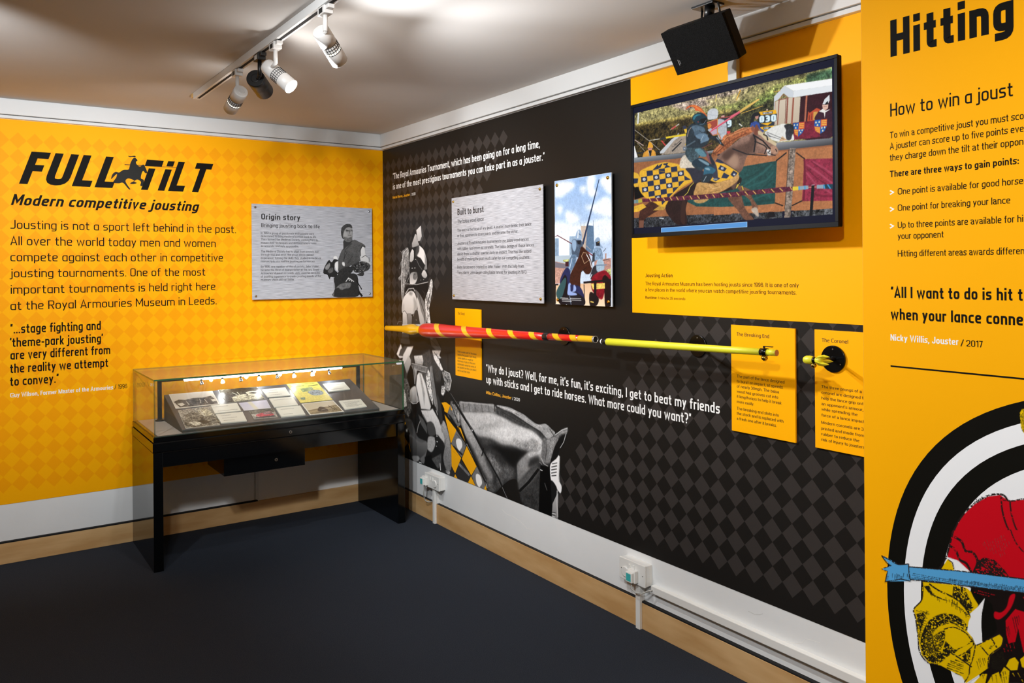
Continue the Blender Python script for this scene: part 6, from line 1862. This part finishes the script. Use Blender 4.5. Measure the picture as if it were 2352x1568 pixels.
card(280, 790, s6, [(745, 885), (1185, 825), (1310, 1075), (852, 1125)], .0025, 'photograph', 'grey photograph of a gathering at the lower corner of the sloped stand', 'photograph', G_P, A_CROWD2, CARDT)
card(280, 790, s6, [(1555, 785), (1930, 742), (1990, 852), (1630, 888)], .002, 'photograph', 'pale glossy washed out card between the caption cards', 'card', G_C, "c8c8e0>d4d4e4 0,0 1,0 1,1 0,1\nd8d4c4 .3,0 .45,0 .55,1 .4,1", CARDT)  # glare on the print drawn as a pale tint and band
card(280, 790, s6, [(1700, 892), (2023, 866), (2079, 970), (1765, 1000)], .002, 'photograph', 'small colour photograph with red figures on the sloped stand', 'photograph', G_P, A_RED, CARDT)
card(280, 790, s6, [(1185, 818), (1535, 783), (1590, 885), (1240, 922)], .005, 'caption_card', 'white caption card below the dark photograph of a fallen figure', 'label', G_C, rows=2)
card(280, 790, s6, [(1250, 935), (1610, 900), (1668, 1020), (1325, 1050)], .007, 'caption_card', 'thick white caption card beside the grey gathering photograph', 'label', G_C, rows=3)
card(600, 790, s7, [(5, 605), (320, 575), (388, 680), (85, 705)], .006, 'caption_card', 'white caption card left of the top of the yellow poster', 'label', G_C, rows=3)
card(600, 790, s7, [(105, 725), (420, 700), (492, 808), (175, 838)], .006, 'caption_card', 'cream caption card in the middle of a column of three cards', 'label', G_C, rows=1)
card(600, 790, s7, [(195, 850), (520, 818), (590, 935), (270, 965)], .008, 'caption_card', 'white caption card beside the sepia photograph, lowest of a column of three', 'label', G_C, rows=2)
card(600, 790, s7, [(328, 522), (742, 503), (955, 742), (525, 783)], .0015, 'poster', 'yellow printed poster lying on the sloped stand', 'poster', None, A_YEL, mat('yellow_paper', 'e0d468', .6))
card(600, 790, s7, [(535, 795), (960, 750), (1105, 898), (650, 945)], .0025, 'photograph', 'sepia photograph with a white border below the yellow poster', 'photograph', G_P, A_SEP, mat('white_border', 'e8e6de', .4))
card(600, 790, s7, [(820, 530), (1105, 505), (1187, 597), (905, 632)], .006, 'caption_card', 'white caption card alone right of the yellow poster', 'label', G_C, rows=2)
card(600, 790, s7, [(1035, 755), (1325, 730), (1410, 828), (1118, 868)], .006, 'caption_card', 'white caption card right of the sepia photograph', 'label', G_C, rows=6)
# ------------------------------------------------------------------ sockets, plugs, cable covers
TEAL = mat('teal_print', '3fb0b0', .5)
def socket(y0, y1, z0, z1, lab, plug_at, plab, blank_at):
    s = thing('wall_socket', lab, 'socket', (0, (y0+y1)/2, z0)); D = -.046
    MB().box((0, y0, z0), (D+.008, y1, z1)).build('back_box', PLAST, s, bevel=.003)
    MB().box((D+.009, y0+.002, z0-.002), (D, y1-.002, z1+.002)).build('face_plate', PLAST, s, bevel=.003)
    for yy in (y0+(y1-y0)*.42, y0+(y1-y0)*.58): MB().box((D, yy-.005, z1-.036), (D-.004, yy+.005, z1-.014)).build('rocker_switch', PLAST, s, bevel=.001)
    for yy in (y0-.012, y1+.012): MB().lathe((D, yy, (z0+z1)/2), (D-.001, yy, (z0+z1)/2), [(0, .003), (1, .002)], 10).build('screw', STEEL, s)
    if blank_at: MB().lathe((D, blank_at, z0+.036), (D-.006, blank_at, z0+.036), [(0, .023), (.7, .023), (1, .020)], 28).build('socket_cover', PLAST, s)
    p = thing('power_plug', plab, 'plug', (D, plug_at, z0+.03))
    MB().box((D-.0005, plug_at-.025, z0+.008), (D-.020, plug_at+.025, z0+.062)).box((D-.018, plug_at-.020, z0+.012), (D-.034, plug_at+.020, z0+.056)).build('plug_body', PLAST, p, bevel=.003)
    MB().box((D-.0336, plug_at-.014, z0+.018), (D-.0346, plug_at+.014, z0+.050)).build('test_sticker', TEAL, p)
    return D
# socket near the case
socket(-.66, -.838, .218, .300, 'white wall socket beside the display case', -.678, 'white plug with a teal sticker in the socket beside the case', -.79)
c = MB(); pts = smoothp([(-.060, -.678), (-.062, -.675), (-.05, -.66), (-.04, -.665), (-.03, -.70), (-.024, -.735)], 4, False)
zz_ = [.225-(.225-.118)*math.sin(i/(len(pts)-1)*math.pi*.72) for i in range(len(pts))]
c.tube([(x, y, z) for (x, y), z in zip(pts, zz_)], .0028); c.build('power_cable', mat('grey_cable', 'b0b0aa', .5), label='thin pale cable looping below the socket beside the case', cat='cable')
c1 = on(0, -.03, 998, 1203)[1]; c2 = on(0, -.03, 1467, 1447)[1]
for y, z, lab in ((c1+.0, .216, 'white vertical cable cover below the socket beside the case'), (c2, .2, 'white vertical cable cover below the socket under the black wall')):
    MB().box((-.0205, y-.013, .0), (-.036, y+.013, z)).box((-.0, y-.011, .12), (-.021, y+.011, z)).build('cable_cover', PLAST, label=lab, cat='cable cover', bevel=.002, group='vertical cable covers')
socket(-2.455, -2.612, .196, .287, 'white double wall socket on the white dado under the black wall', -2.548, 'white plug with a teal sticker in the double socket', -2.493)
c = MB(); c.tube([(-.060, -2.548, .206), (-.066, -2.55, .180), (-.06, -2.57, .168), (-.05, -2.60, .170), (-.035, -2.625, .186), (-.03, -2.64, .192)], .003); c.build('power_cable', mat('grey_cable', 'b0b0aa', .5), label='thin pale cable curving from the double socket plug to the trunking', cat='cable')
MB().box((0, -2.628, .1755), (-.026, -3.9, .2085)).build('dado_trunking', PLAST, bevel=.003, label='long white cable trunking running along the dado to the partition', cat='cable trunking')
# ------------------------------------------------------------------ second lighting track, unseen, added to go with the fill beams
MB().box((-2.72, -1.6, H-.033), (-2.68, -6.4, H)).build('lighting_track', TRIMW, label='unseen white ceiling lighting track added behind the viewer', cat='lighting track')
